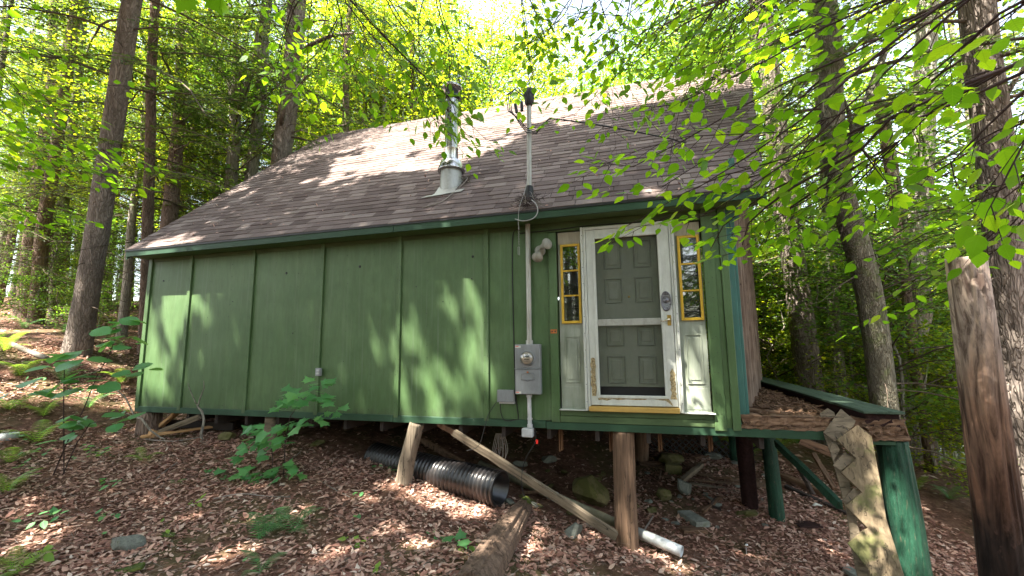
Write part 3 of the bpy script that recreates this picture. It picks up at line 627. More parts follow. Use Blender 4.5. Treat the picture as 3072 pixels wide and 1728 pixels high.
b = MB(); b.lathe([(.098, 4.55), (.13, 4.58), (.13, 4.62), (.10, 4.63), (.10, 4.72)], 24); b.build('cap_skirt', M['black'], ch)
b = MB(); b.lathe([(.10, 4.70), (.15, 4.73), (.155, 4.76), (.09, 4.81), (.0001, 4.825)], 24); b.build('rain_cap', M['steel'], ch)
# ------------------------------------------------------------------ things hung on the wall
def TH(name, loc, label, cat, group=None): return empty(name, loc, label, cat, group)
em = TH('electric_meter', (5.42, -.02, .37), 'grey electric meter box with round glass dial on the green wall', 'electric meter')
def eb(name, m, x0, x1, y0, y1, z0, z1, bv=.004, par=em, o=(5.42, -.02, .37)): return box(name, M[m], x0-o[0], x1-o[0], y0-o[1], y1-o[1], z0-o[2], z1-o[2], par, bv)
eb('housing', 'grey_metal', 5.268, 5.568, -.130, -.036, .372, .655, .006); eb('housing', 'grey_metal', 5.268, 5.568, -.130, -.036, .668, .943, .006)
eb('rib', 'grey_metal', 5.264, 5.571, -.137, -.036, .656, .667, .002)
b = MB(); b.lathe([(.088, -.112), (.088, -.130), (.078, -.132)], 32, (.0, 0, .785-.37), 'Y'); b.build('meter_ring', M['grey_metal'], em)
b = MB(); b.lathe([(.0001, -.150), (.062, -.150), (.070, -.132)], 32, (-.0, 0, .785-.37), 'Y'); b.build('dial_face', M['ochre' if 0 else 'tan'], em)
b = MB(); b.lathe([(.078, -.115), (.078, -.165), (.070, -.190), (.045, -.203), (.0001, -.206)], 32, (0, 0, .785-.37), 'Y'); b.build('meter_glass', M['clear'], em)
b = MB(); b.box(-.028, .028, -.153, -.1505, .785-.37+.012, .785-.37+.03); b.build('display', M['black'], em)
b = MB(); b.box(-.03, .03, -.1525, -.1505, .785-.37-.02, .785-.37-.012); b.box(-.02, .02, -.1525, -.1505, .785-.37+.042, .785-.37+.047); b.box(-.015, .02, -.1525, -.1505, .785-.37-.036, .785-.37-.031); tag(b.build('printed_line', M['dark'], em), kind='stuff')
b = MB(); ring = [(.075*math.copysign(min(1, abs(math.cos(a))*1.25), math.cos(a)), -.114, .575-.37+.036*math.copysign(min(1, abs(math.sin(a))*1.2), math.sin(a))) for a in np.linspace(0, 2*math.pi, 25)]; b.tube(ring, .005, 6, False); b.build('cover_rim', M['grey_metal'], em)
b = MB(); b.tube([(-.085, -.114, .17), (-.03, -.116, .168), (0, -.118, .15), (.03, -.116, .168), (.085, -.114, .17)], .003, 5); b.build('latch_wire', M['pewter'], em)
b = MB(); b.box(-.008, .008, -.125, -.110, .245, .262); b.build('latch', M['orange'], em)
for (x, z) in ((-.115, .545), (-.115, .02)):
    b = MB(); b.box(x-.03, x+.035, -.1125, -.1108, z-.012, z+.014); b.build('sticker', M['white'], em)
    b = MB(); b.box(x-.027, x+.01, -.1132, -.1126, z+.001, z+.009); b.build('sticker_print', M['red'], em)
sm = TH('service_mast', (5.43, -.065, .95), 'galvanised service mast rising from meter through the eave to weatherhead', 'service mast')
b = MB(); b.tube([(0, 0, -.0), (.003, 0, 1.5), (.03, 0, 1.9), (.045, 0, 3.0)], .03, 16); b.build('pipe', M['conduit'], sm)
b = MB(); b.tube([(0, 0, -.012), (0, 0, .04)], .043, 16); b.build('hub', M['conduit'], sm)
b = MB(); b.lathe([(.11, 1.70), (.06, 1.80), (.052, 1.84), (.052, 1.92), (.036, 1.93)], 16, (.028, 0, 0)); b.build('boot', M['black'], sm)
b = MB(); b.lathe([(.035, 2.98), (.06, 3.02), (.066, 3.12), (.055, 3.20), (.0001, 3.23)], 16, (.05, -.01, 0)); b.build('weatherhead', M['black'], sm)
b = MB()
for k in range(3): b.tube([(.045, -.03, 3.05), (-.06-.03*k, -.08, 3.25-.03*k), (-.17-.03*k, -.1, 3.12), (-.16-.02*k, -.1, 2.9), (-.06, -.09, 2.72+.03*k), (.02, -.07, 2.60+.03*k), (.15, -.08, 2.56+.02*k), (.32, -.1, 2.72)], .007, 6)
b.tube([(-.11, -.1, 2.98), (-.09, -.1, 2.86)], .02, 8); b.tube([(-.03, -.09, 3.0), (-.025, -.09, 2.88)], .02, 8)
tag(b.build('wire_loop', M['wire'], sm), kind='stuff')
lc_ = TH('conduit', (5.415, -.06, .0), 'short grey conduit running from meter box down below the skirt', 'conduit')
b = MB(); b.tube([(0, 0, .371), (.0, 0, .33), (.004, 0, .02)], .024, 14); b.build('pipe', M['plastic_grey'], lc_)
b = MB(); b.tube([(0, 0, .335), (0, 0, .365)], .034, 14); b.build('coupling', M['plastic_grey'], lc_)
for z0, z1 in ((.085, .10), (-.005, .03)):
    b = MB(); b.tube([(.004, 0, z0), (.004, 0, z1)], .031, 14); b.build('coupling', M['plastic_grey'], lc_)
b = MB(); b.box(-.085, .045, -.045, .035, -.11, -.012); b.build('elbow_box', M['plastic_grey'], lc_, bevel=.008)
jb = TH('junction_box', (5.14, -.02, .275), 'small grey junction box left of the meter', 'junction box')
box('lid', M['grey_metal'], -.105, .105, -.085, -.07, .0, .142, jb, .006); box('housing', M['grey_metal'], -.1, .1, -.069, -.016, .004, .138, jb, .004); box('mounting_foot', M['plastic_grey'], -.085, .1, -.06, -.014, -.018, .003, jb)
fl_ = TH('floodlight', (5.575, -.045, 2.06), 'twin head floodlight with two frosted lamps beside the mast', 'floodlight'); fl_.scale = (1.15, 1.15, 1.15)
b = MB(); b.lathe([(.0001, -.03), (.05, -.03), (.055, 0), (.055, .02)], 20, (0, 0, 0), 'Y'); b.build('base', M['lamp_grey'], fl_)
def head(d, c):
    h = empty('lamp_head'); h.parent = fl_; h.location = c
    b = MB(); b.lathe([(.022, -.02), (.028, .03), (.034, .05), (.058, .095), (.060, .105)], 20); b.build('holder', M['lamp_grey'], h)
    b = MB(); b.lathe([(.058, .103), (.045, .12), (.0001, .127)], 20); b.build('lamp', M['lamp_grey'], h)
    h.rotation_euler = Vector(d).to_track_quat('Z', 'Y').to_euler()
head((.75, -.75, .12), (.03, -.05, .03)); head((-.05, -.8, -.8), (.0, -.04, -.02))
ob = TH('outlet_box', (2.487, -.035, .557), 'small grey outdoor outlet box low on the wall batten', 'outlet box')
box('cover', M['grey_metal'], -.042, .042, -.04, -.002, 0, .105, ob, .004)
for z in (.035, .072): box('flap', M['plastic_grey'], -.022, .022, -.05, -.041, z-.014, z+.014, ob, .003)
def cable(name, pts, r, m, label, cat='cable', n=6, par=None):
    c = np.array(pts[0]); 
    P = [np.array(p)-c for p in pts]
    # Catmull-Rom
    Q = []
    for i in range(len(P)-1):
        p0, p1, p2, p3 = P[max(i-1, 0)], P[i], P[i+1], P[min(i+2, len(P)-1)]
        for t in np.linspace(0, 1, 7)[:-1]: Q.append(.5*((2*p1)+(-p0+p2)*t+(2*p0-5*p1+4*p2-p3)*t*t+(-p0+3*p1-3*p2+p3)*t**3))
    Q.append(P[-1]); b = MB(); b.tube(Q, r, n)
    return tag(b.build(name, M[m], None, tuple(c)), label, cat)
sp = (5.752, -.165, 3.67)
cable('service_wire', [sp, (6.4, .1, 3.60), (7.2, .4, 3.45), at(2040, 425, Y=.8), at(2268, 465, Y=1.6), at(2480, 500, Y=2.6), at(2800, 540, Y=4), at(3150, 560, Y=6)], .009, 'wire', 'thick black service wire sagging from the mast across the roof')
cable('wall_cable', [at(1562, 690, Y=-.02), at(1540, 700, Y=-.02), at(1537, 800, Y=-.02), at(1541, 1000, Y=-.02), at(1547, 1180, Y=-.02), (5.27, -.02, .1), (5.24, -.03, .07), at(1515, 1261, Y=-.04), at(1503, 1240, Y=-.04), at(1501, 1212, Y=-.05)], .006, 'wire', 'black cable down the wall left of the mast looping to the junction box')
cable('soffit_cable', [at(1560, 700, Y=-.03), at(1660, 690, Y=-.03), at(1780, 675, Y=-.03), at(1900, 668, Y=-.03), at(2080, 652, Y=-.03)], .006, 'wire', 'thin black cable running under the eave above the door')
cable('loose_cable', [at(1490, 1205, Y=-.08), at(1465, 1245, Y=-.14), at(1452, 1290, Y=-.18), at(1440, 1330, Y=-.18), at(1425, 1345, Y=-.15), at(1400, 1352, Y=-.12)], .004, 'wire', 'thin cable hanging from the junction box to below the skirt')
cable('tagged_cable', [at(1598, 1270, Y=-.05), at(1607, 1300, Y=-.06), at(1604, 1330, Y=-.08), at(1580, 1370, Y=-.1), at(1566, 1420, Y=-.12), at(1570, 1480, Y=-.15), at(1600, 1510, Y=-.2), at(1625, 1520, Y=-.25)], .004, 'wire', 'thin wire hanging from the conduit with red tag')
rt = at(1611, 1325, Y=-.075); o = box('cable_tag', M['red'], *[v for c, h in zip(rt, (.013, .006, .024)) for v in (c-h, c+h)], bevel=.002); tag(o, 'small red plastic tag on the wire below the conduit', 'tag')
b = MB()
cl = at(1500, 1330, Y=.3)
for k in range(9):
    x = (k-4)*.02; b.tube([(x*.6, 0, .12), (x, .01*k % .03, .02), (x*1.2+random.uniform(-.01, .01), 0, -.08), (x*.9+random.uniform(-.03, .03), .02, -.16-random.uniform(0, .04))], .006, 5)
tag(b.build('wire_bundle', M['stick'], None, tuple(cl)), 'bundle of tan cable strands hanging under the floor beside the conduit', 'cable')
cable('mast_guy_wire', [at(1592, 480, Y=-.1), at(1578, 560, Y=-.2), at(1560, 615, Y=-.34), at(1555, 650, Y=-.34), at(1556, 690, Y=-.34)], .003, 'wire_w', 'thin pale wire dropping from the mast over the eave')
cable('wire_hoop', [at(1545, 657, Y=-.36), at(1570, 663, Y=-.37), at(1600, 655, Y=-.38), at(1613, 635, Y=-.38), at(1608, 612, Y=-.36), at(1595, 600, Y=-.3)], .006, 'wire_w', 'pale curled hoop of cable over the eave below the mast')
c0 = at(1556, 695, Y=-.34); b = MB()
for k in range(6): b.tube([(-.006, 0, -k*.03), (0, .006*(k % 2), -k*.03-.018), (.006, 0, -k*.03), (0, 0, -k*.03+.018), (-.006, 0, -k*.03)], .002, 4, False)
b.tube([(-.01, 0, -.18), (-.01, 0, -.27), (.008, 0, -.28), (.008, 0, -.18), (-.01, 0, -.18)], .003, 5, False)
tag(b.build('chain', M['wire_w'], None, tuple(c0)), 'short pale chain with a long link hanging from the eave', 'chain')
# twig debris at mast and chimney
def twigpile(name, c, n, spread, label, m='twig', ln=.14):
    b = MB()
    for k in range(n):
        p = np.array([random.gauss(0, spread[0]), random.gauss(0, spread[1]), 0]); p[2] = p[1]*PX+.02+abs(random.gauss(0, spread[2]))
        d = np.array([random.uniform(-1, 1), random.uniform(-1, 1)*.6, random.uniform(-.7, .7)]); d = d/np.linalg.norm(d)*random.uniform(.3, 1)*ln
        b.tube([p, p+d*.5+np.array([0, 0, random.uniform(-.02, .03)]), p+d], [.004, .003, .0015], 4)
    tag(b.build(name, M[m], None, tuple(c)), label, 'twigs', kind='stuff')
twigpile('twig_nest', roofpt(5.49, -.2, .01), 90, (.08, .05, .03), 'tangle of dead twigs caught at the foot of the mast', 'twig', .16)
twigpile('pale_twig_nest', roofpt(5.50, -.24, .01)+np.array([0, -.05, -.03]), 28, (.07, .03, .03), 'pale bare twigs caught with the dark tangle on the eave edge', 'stick', .2)
twigpile('twig_clump', roofpt(4.40, .52, .01), 40, (.03, .05, .04), 'small twig clump beside the chimney cone', 'twig_h', .1)
cable('fallen_stick', [roofpt(4.37, .60, .05), roofpt(4.42, .52, .06), roofpt(4.36, .38, .03), roofpt(4.30, .22, .02), roofpt(4.22, .05, .02), roofpt(4.0, -.04, .02)], .008, 'stick', 'bent bare stick lying on shingles below the chimney', 'stick')
# ------------------------------------------------------------------ under the cabin
def tree_tube(name, pts, rads, m, n=18, amp=.06, fs=3., step=.12, parent=None, seed=0, flare=0., groove=0.):
    """organic log or trunk with displaced surface; pts in world coordinates, origin at first point"""
    P = [np.array(p, float) for p in pts]; Q = []; rr = []
    for i in range(len(P)-1):
        L = np.linalg.norm(P[i+1]-P[i]); k = max(1, int(L/step))
        p0, p1, p2, p3 = P[max(i-1, 0)], P[i], P[i+1], P[min(i+2, len(P)-1)]
        for t in np.arange(k)/k:
            Q.append(.5*((2*p1)+(-p0+p2)*t+(2*p0-5*p1+4*p2-p3)*t*t+(-p0+3*p1-3*p2+p3)*t**3)); rr.append(rads[i]+(rads[i+1]-rads[i])*t)
    Q.append(P[-1]); rr.append(rads[-1]); Q = np.array(Q); rr = np.array(rr); o = Q[0].copy(); Q = Q-o
    T = np.gradient(Q, axis=0); T /= np.linalg.norm(T, axis=1)[:, None]+1e-9
    ref = np.array([1., .2, 0]) if abs(T[0][2]) > .6 else np.array([0, .1, 1.]); a = np.linspace(0, 2*math.pi, n, endpoint=False); V = []
    for q, t, r in zip(Q, T, rr):
        u = ref-t*(ref@t); u /= np.linalg.norm(u); v = np.cross(t, u)
        ring = np.cos(a)[:, None]*u+np.sin(a)[:, None]*v; V.append(q+ring*r)
    V = np.array(V); C_ = Q[:, None, :]; dirs = V-C_; Lk = np.linalg.norm(dirs, axis=2, keepdims=True); dn_ = dirs/(Lk+1e-9)
    h = np.linspace(0, 1, len(Q)); axial = np.cumsum(np.r_[0, np.linalg.norm(np.diff(Q, axis=0), axis=1)])
    sp_ = np.concatenate([dn_*fs, ], axis=2)+np.array([0, 0, 0]); sp_ = sp_+axial[:, None, None]*np.array([.3, .2, .9])*.9+seed*3.7
    f = fbm(sp_, 3)*2; f2 = fbm(sp_*np.array([3.2, 3.2, .8])+9, 2)*2
    disp = 1+amp*(f+.6*f2)
    if groove: g_ = fbm(np.concatenate([dn_*5.5], axis=2)+axial[:, None, None]*np.array([.25, .1, .15])+seed*1.3, 2); disp = disp-groove*np.clip(.12-np.abs(g_), 0, 1)*8+groove*1.2*fbm(dn_*14+axial[:, None, None]*np.array([.5, .3, .4]), 2)
    if flare: disp = disp+flare*np.exp(-axial/.35)[:, None]*(1+1.4*fbm(dn_*2.2+seed, 2))
    V = C_+dirs*disp[..., None]; m_ = len(Q); V = V.reshape(-1, 3)
    idx = np.arange(m_*n).reshape(m_, n); nx_ = np.roll(idx, -1, axis=1)
    F = np.stack([idx[:-1], nx_[:-1], nx_[1:], idx[1:]], -1).reshape(-1, 4)
    V = np.vstack([V, Q[0], Q[-1]]); 
    F2 = [(m_*n, nx_[0][k], idx[0][k], idx[0][k]) for k in range(n)]+[(m_*n+1, idx[-1][k], nx_[-1][k], nx_[-1][k]) for k in range(n)]
    me = bpy.data.meshes.new(name); me.from_pydata([tuple(v) for v in V], [], [tuple(f) for f in F]+[f[:3] for f in F2]); me.materials.append(m)
    me.polygons.foreach_set('use_smooth', [True]*len(F)+[False]*len(F2)); me.update()
    ob_ = link(name, me, parent, tuple(o)); return ob_
G = 'rough wooden posts carrying the cabin and deck'
o = tree_tube('support_post', [(6.44, .10, -1.32), (6.445, .10, -.7), (6.455, .09, -.025)], [.135, .125, .122], M['wood_post'], 64, .08, 2., .05, seed=2, groove=.10); tag(o, 'thick brown split post with knot standing under the storm door', 'post', G)
o = tree_tube('support_post', [(3.76, .02, -.95), (3.80, .02, -.55), (3.93, .03, -.02)], [.105, .10, .095], M['wood_greyz'], 48, .09, 2., .05, seed=4, groove=.08); tag(o, 'leaning grey post in front of the black corrugated pipe', 'post', G)
o = tree_tube('support_post', [(-.72, .08, -.55), (-.72, .08, -.30), (-.70, .08, -.02)], [.19, .165, .15], M['bark_h'], 18, .08, 2., .08, seed=5); tag(o, 'short stump post with bark under the left corner of the cabin', 'post', G)
o = tree_tube('support_post', [(1.62, .1, -.6), (1.62, .1, -.3), (1.62, .1, -.02)], [.11, .10, .10], M['wood_grey'], 18, .06, 2., .08, seed=6); tag(o, 'short grey post behind the maple seedling under the skirt', 'post', G)
for x, y, r in ((4.2, 3.2, .12), (6.6, 3.2, .12), (2., 3.3, .12)):
    z = g1(x, y); o = tree_tube('support_post', [(x, y, z-.1), (x+.03, y, -.3)], [r, r*.95], M['wood_post'], 12, .08, seed=x); tag(o, 'dark post deep under the middle of the cabin', 'post', G)
# culvert
ca, cb_ = at(1122, 1372, D=6.35), at(1500, 1466, D=5.25); L = np.linalg.norm(cb_-ca)
prof = []; h = 0.; R0 = .205
while h < L:
    prof += [(R0-.024, h), (R0-.020, h+.010), (R0, h+.016), (R0, h+.040), (R0-.020, h+.046)]; h += .060
prof += [(R0-.02, L), (R0-.045, L), (R0-.045, L-.8), (.0001, L-.8)]
b = MB(); b.lathe([(R0-.05, .2), (R0-.05, 0)]+prof, 40); cu = b.build('culvert_pipe', M['culvert'], None, tuple(ca)); cu.rotation_euler = Vector(cb_-ca).to_track_quat('Z', 'Y').to_euler()
tag(cu, 'black corrugated drain pipe lying on leaves under the cabin', 'drain pipe')
def timber(name, p0, p1, w_, t_, m, label, cat='timber', group=None, roll=0., rough=.01, nseg=7):
    p0, p1 = np.array(p0, float), np.array(p1, float); L = np.linalg.norm(p1-p0)
    b = MB(); V = []; 
    for i in range(nseg+1):
        s = i/nseg*L
        for (sy, sz) in ((-1, -1), (1, -1), (1, 1), (-1, 1)):
            V.append((s+(random.uniform(-rough, rough)*2 if i in (0, nseg) else 0), sy*t_/2+random.uniform(-rough, rough)*.4, sz*w_/2+random.uniform(-rough, rough)*.5))
    F = [(i*4+k, (i+1)*4+k, (i+1)*4+(k+1) % 4, i*4+(k+1) % 4) for i in range(nseg) for k in range(4)]+[(0, 1, 2, 3), tuple(nseg*4+k for k in (3, 2, 1, 0))]
    b.add(V, F); o = b.build(name, M[m], None, tuple(p0), .004)
    d = Vector(p1-p0).normalized(); q = d.to_track_quat('X', 'Z'); from mathutils import Quaternion
    o.rotation_euler = (q @ Quaternion((1, 0, 0), roll)).to_euler(); return tag(o, label, cat, group)
timber('diagonal_timber', at(1318, 1268, Y=.12), at(1368, 1296, Y=.12), .08, .08, 'wood_post', 'short brown timber end above the long diagonal brace', roll=.3)
timber('diagonal_brace', at(1362, 1297, Y=.0), at(1850, 1608, Y=-.16), .092, .05, 'wood_grey', 'long grey diagonal timber running down to the split post', roll=.2, nseg=12)
timber('lower_brace', at(1262, 1318, Y=.95), at(1440, 1420, Y=.80), .085, .05, 'wood_post', 'brown timber stub behind the corrugated pipe and leaning post', roll=.4, nseg=6)
# white pvc pipe
pa, pb = at(1440, 1392, Y=1.12), at(2046, 1655, Y=.03); L = np.linalg.norm(pb-pa)
pvo = empty('pvc_pipe', tuple(pa)); pvo.rotation_euler = Vector(pb-pa).to_track_quat('Z', 'Y').to_euler(); o = pvo
b = MB(); b.lathe([(.045, 0), (.052, 0), (.052, L*.80), (.045, L*.80)], 24); b.build('pipe', M['pvc_dirty'], pvo); b = MB(); b.lathe([(.045, L*.42), (.060, L*.42), (.060, L*.42+.11), (.050, L*.42+.11)], 24); b.build('coupling', M['pvc'], pvo)
b = MB(); b.lathe([(.045, L*.78), (.055, L*.78), (.055, L), (.050, L), (.050, L-.4), (.0001, L-.4)], 24); b.build('pipe', M['pvc'], pvo)
tag(o, 'white plastic drain pipe poking out right of the split post', 'drain pipe')
# rocks
def rockmesh(seed, sub=3, flat=.6, ang=.35):
    import bmesh
    bm = bmesh.new(); bmesh.ops.create_icosphere(bm, subdivisions=sub, radius=1); P = np.array([v.co[:] for v in bm.verts])
    rs = np.random.RandomState(seed); 
    for k in range(15):
        n_ = rs.normal(size=3); n_ /= np.linalg.norm(n_); d_ = rs.uniform(.42, .78); s = P@n_; P = P-np.clip(s-d_, 0, None)[:, None]*n_
    P = P*(1+.12*fbm(P*3+seed, 3)[:, None]); P[:, 2] *= flat
    for v, p in zip(bm.verts, P): v.co = p
    me = bpy.data.meshes.new('rock'); bm.to_mesh(me); bm.free(); return me
rms = [rockmesh(i+3) for i in range(6)]
def rock_(x, y, s, label, m='rock', k=0, sink=.25, sc=(1, 1, 1), rz=0., name='rock', cat='rock', group=None, z=None):
    me = rms[k % 6].copy(); me.materials.append(M[m]); o = link(name, me); zz = g1(x, y) if z is None else z
    o.location = (x, y, zz+s*sc[2]*(.6-sink)-.0); o.scale = (s*sc[0], s*sc[1], s*sc[2]); o.rotation_euler = (random.uniform(-.2, .2), random.uniform(-.2, .2), rz); return tag(o, label, cat, group)
def gp_(px, py):   # point of the ground seen at a pixel
    d = ray(px, py); s = 1.2
    while s < 60:
        p = CAM+s*d
        if p[2] < g1(p[0], p[1]): return p
        s += .05
    return CAM+20*d
for px, py, s, m, k, sc, lab in [
    (1760, 1500, .36, 'rock_y', 0, (1.25, .9, 1.15), 'large mossy yellow boulder behind the diagonal timber'),
    (1722, 1610, .15, 'rock', 1, (1, .9, 1.1), 'grey angular rock beside the foot of the log'),
    (370, 1660, .12, 'rock', 2, (1.4, 1, 1.25), 'flat grey rock in the leaves at bottom left'),
    (1990, 1500, .17, 'rock_y', 3, (1, .8, 1.1), 'mossy brown rock right of the split post'),
    (2050, 1480, .16, 'rock', 4, (.8, .8, 1.5), 'upright pale slab rock right of the split post'),
    (1955, 1540, .09, 'rock_y', 5, (1, 1, .8), 'small yellowish stone near the split post'),
    (2030, 1575, .07, 'rock', 0, (1.2, 1, .7), 'small round stone below the upright slab'),
    (2240, 1550, .15, 'rock_y', 1, (1.7, 1, .6), 'low mossy stone in open leaves under the deck'),
    (2130, 1375, .15, 'rock', 2, (1.5, 1, .7), 'pale stone near the lattice under the cabin'),
    (2010, 1395, .28, 'rock_y', 3, (1.4, 1, .8), 'brown boulder in front of the lattice'),
    (2215, 1395, .12, 'rock', 4, (1.8, 1, .5), 'flat stone beside the far green post'),
    (680, 1325, .13, 'rock_y', 5, (1.2, 1, 1), 'olive stone under the skirt right of the dead stick'),
    (955, 1340, .12, 'rock_y', 0, (1.2, 1, .9), 'yellow brown stone in the dark gap under the skirt'),
    (1600, 1525, .10, 'rock', 1, (1.2, 1, .8), 'grey stone at the far end of the mossy log'),
    (1530, 1515, .09, 'rock', 5, (1.2, 1, .8), 'grey stone at the mouth of the black corrugated pipe'),
    (1500, 1495, .06, 'rock', 3, (1, 1, 1), 'tiny stone against the corrugated pipe end'),
    (1820, 1570, .10, 'rock', 2, (1, 1, .8), 'grey stone left of the split post'),
    (1905, 1520, .08, 'rock_y', 1, (1.2, 1, .8), 'small mossy stone close behind the split post'),
    (2150, 1520, .10, 'rock', 0, (1.2, 1, .6), 'brown stone half sunk under the cabin'),
    (1560, 1400, .14, 'rock', 4, (1.3, 1, .8), 'dark stone deep under the floor'),
    (1650, 1390, .16, 'rock', 3, (1.3, 1, .8), 'dark rock deep under the floor behind the boulder'),
    (2560, 1728, .12, 'rock', 4, (1.2, 1, .6), 'grey stone at the foot of the stair stringer')]:
    p = gp_(px, py); rock_(p[0], p[1], s, lab, m, k, sc=sc, rz=px*.01)
def slab(px, py, w_, d_, h_, m, lab, name='board', cat='board', rz=0., tilt=0.):
    p = gp_(px, py); b = MB(); b.box(-w_/2, w_/2, -d_/2, d_/2, 0, h_); o = b.build(name, M[m], None, (p[0], p[1], p[2]+.02), .005); o.rotation_euler = (tilt, .05, rz); return tag(o, lab, cat)
rsr = np.random.RandomState(17)
for k in range(46):
    px, py = (rsr.uniform(1560, 1830), rsr.uniform(1400, 1560)) if k % 2 else (rsr.uniform(1920, 2320), rsr.uniform(1370, 1600))
    p = gp_(px, py); sz = rsr.uniform(.03, .075)
    rock_(p[0], p[1], sz, 'small loose stone in the dirt under the cabin', ('rock', 'rock_y')[k % 2], k, sc=(rsr.uniform(.9, 1.5), 1, rsr.uniform(.6, .9)), rz=px, group='small stones under the cabin')
for k in range(16):
    px, py = rsr.uniform(1560, 2300), rsr.uniform(1370, 1520); p = gp_(px, py); a = rsr.uniform(0, 6.28); l = rsr.uniform(.12, .5)
    timber('wood_scrap', p+np.array([0, 0, .03]), p+np.array([math.cos(a)*l, math.sin(a)*l, .03+rsr.uniform(0, .08)]), .035, .02, ('rotten', 'wood_post', 'dark')[k % 3], 'broken wood scrap lying in the dirt under the cabin', 'wood scrap', 'wood scraps under the cabin', nseg=3)
slab(2080, 1570, .19, .40, .07, 'rock', 'grey concrete block lying in leaves', 'concrete_block', 'concrete block', .5)
slab(2020, 1425, .25, .10, .14, 'rock_y', 'small concrete block standing under the cabin', 'concrete_block', 'concrete block', .1)
slab(2080, 1600, .3, .14, .04, 'rotten', 'dark rotten plank piece near the concrete block', rz=.4)
slab(2420, 1580, .3, .2, .02, 'blackbeam', 'flat dark scrap of board on the leaves', rz=.3)
def plank(px0, py0, px1, py1, w_, t_, m, lab, lift=.05, name='plank', cat='plank', group=None):
    a, b_ = gp_(px0, py0), gp_(px1, py1); a = a+np.array([0, 0, lift]); b_ = b_+np.array([0, 0, lift]); return timber(name, a, b_, w_, t_, m, lab, cat, group, roll=.15, nseg=8)
plank(1925, 1402, 2340, 1475, .02, .09, 'wood_post', 'long thin plank lying behind the others under the cabin')
plank(1980, 1440, 2345, 1480, .02, .07, 'wood_post', 'long thin plank lying between two others under the cabin', .06)
plank(2070, 1455, 2280, 1492, .02, .06, 'wood_grey', 'shorter weathered plank in front under the cabin', .03)
plank(2045, 1460, 2105, 1410, .07, .07, 'wood_grey', 'grey stick of timber lying across the planks', .08)
plank(2110, 1545, 2160, 1505, .05, .05, 'rotten', 'short brown stick beside the concrete block', .04)
plank(1920, 1400, 2000, 1395, .02, .12, 'rotten', 'short flat board under the cabin near the small block', .05)
plank(500, 1290, 700, 1300, .12, .04, 'dark', 'dark board lying under the skirt', .1)
timber('split_timber', at(475, 1298, Y=-.05), at(598, 1250, Y=-.02), .075, .06, 'wood_grey', 'grey squared timber leaning under the left end of the skirt', 'timber', roll=.2)
timber('split_board', at(480, 1280, Y=.15), at(530, 1238, Y=.15), .05, .08, 'wood_fresh', 'orange splintered board under the left corner', 'board')
timber('split_board', at(455, 1262, Y=.25), at(480, 1228, Y=.25), .05, .09, 'wood_fresh', 'splintered board behind the corner stump', 'board')
timber('split_board', at(450, 1310, Y=-.25), at(462, 1290, Y=-.2), .07, .07, 'wood_fresh', 'broken butt end of reddish wood near the stump', 'board')
plank(420, 1330, 690, 1290, .03, .06, 'wood_fresh', 'pale splintered board lying low under the skirt', .09)
# joist scraps and debris hanging below
for px, py, r in ((1540, 1372, .10), (1850, 1330, .09), (1740, 1360, .08)):
    p = at(px, py, Y=1.2); rock_(p[0], p[1], r, 'dark lump of rubble under the floor '+{1540: 'below the elbow box', 1850: 'left of the split post', 1740: 'between the elbow box and the split post'}[px], 'rotten', 2)
# lattice
lat = TH('lattice_panel', tuple(at(2080, 1365, D=8.0)), 'black diamond lattice panel far under the cabin', 'lattice')
b_ = []
for k in range(-9, 22):
    for sgn in (1, -1):
        x0, x1 = k*.11, k*.11+sgn*.55
        P0, P1 = [x0, .02*sgn, -.28], [x1, .02*sgn, .27]
        def clipx(P0, P1):
            P0, P1 = np.array(P0), np.array(P1)
            for s_, lim in ((1, 1.0), (-1, 1.0)):
                for A_, B_ in ((P0, P1), (P1, P0)):
                    if s_*A_[0] > lim and s_*B_[0] < lim: t = (lim-s_*A_[0])/(s_*B_[0]-s_*A_[0]); A_ += (B_-A_)*t
            return P0, P1
        if min(P0[0], P1[0]) > 1. or max(P0[0], P1[0]) < -1.: continue
        A_, B_ = clipx(P0, P1)
        if np.linalg.norm(A_-B_) < .06: continue
        b = MB(); d = (B_-A_)/np.linalg.norm(B_-A_); nrm = np.array([-d[2], 0, d[0]])*.011
        V = [A_-nrm, B_-nrm, B_+nrm, A_+nrm]; V2 = [v+np.array([0, .008, 0]) for v in V]
        b.add(V+V2, [(0, 1, 2, 3), (7, 6, 5, 4), (0, 4, 5, 1), (1, 5, 6, 2), (2, 6, 7, 3), (3, 7, 4, 0)]); b.build('slat', M['black'], lat)
# ------------------------------------------------------------------ deck
deck = TH('deck', (8.3, 1.5, 0), 'collapsed wooden deck frame with rotten boards at right end of cabin', 'deck')
def kb(name, m, x0, x1, y0, y1, z0, z1, bv=.005): 
    return box(name, M[m], x0-8.3, x1-8.3, y0-1.5, y1-1.5, z0, z1, deck, bv)
def ragged(name, m, x0, x1, y0, y1, z0, z1, n=40, amp=.012):
    V = []; 
    for i in range(n+1):
        x = x0+(x1-x0)*i/n
        zs = np.linspace(z0, z1, 6)
        ring = [(x, y0+random.uniform(-amp, amp), z) for z in zs]+[(x, y1, z1+random.uniform(-amp, amp)), (x, y1, z0)]
        V += [(p[0]-8.3+(random.uniform(-.02, .02) if i in (0, n) else 0), p[1]-1.5, p[2]+random.uniform(-amp, amp)*.6) for p in ring]
    k = 8; F = [(i*k+j, (i+1)*k+j, (i+1)*k+(j+1) % k, i*k+(j+1) % k) for i in range(n) for j in range(k)]+[tuple(range(k)), tuple(n*k+j for j in reversed(range(k)))]
    b = MB(); b.add(V, F); return b.build(name, M[m], deck)
ragged('front_beam', 'rotten', 7.64, 9.04, -.03, .10, .062, .195)
ragged('front_beam', 'rotten', 8.64, 9.05, -.05, .0, -.0, .125, 14, .018)
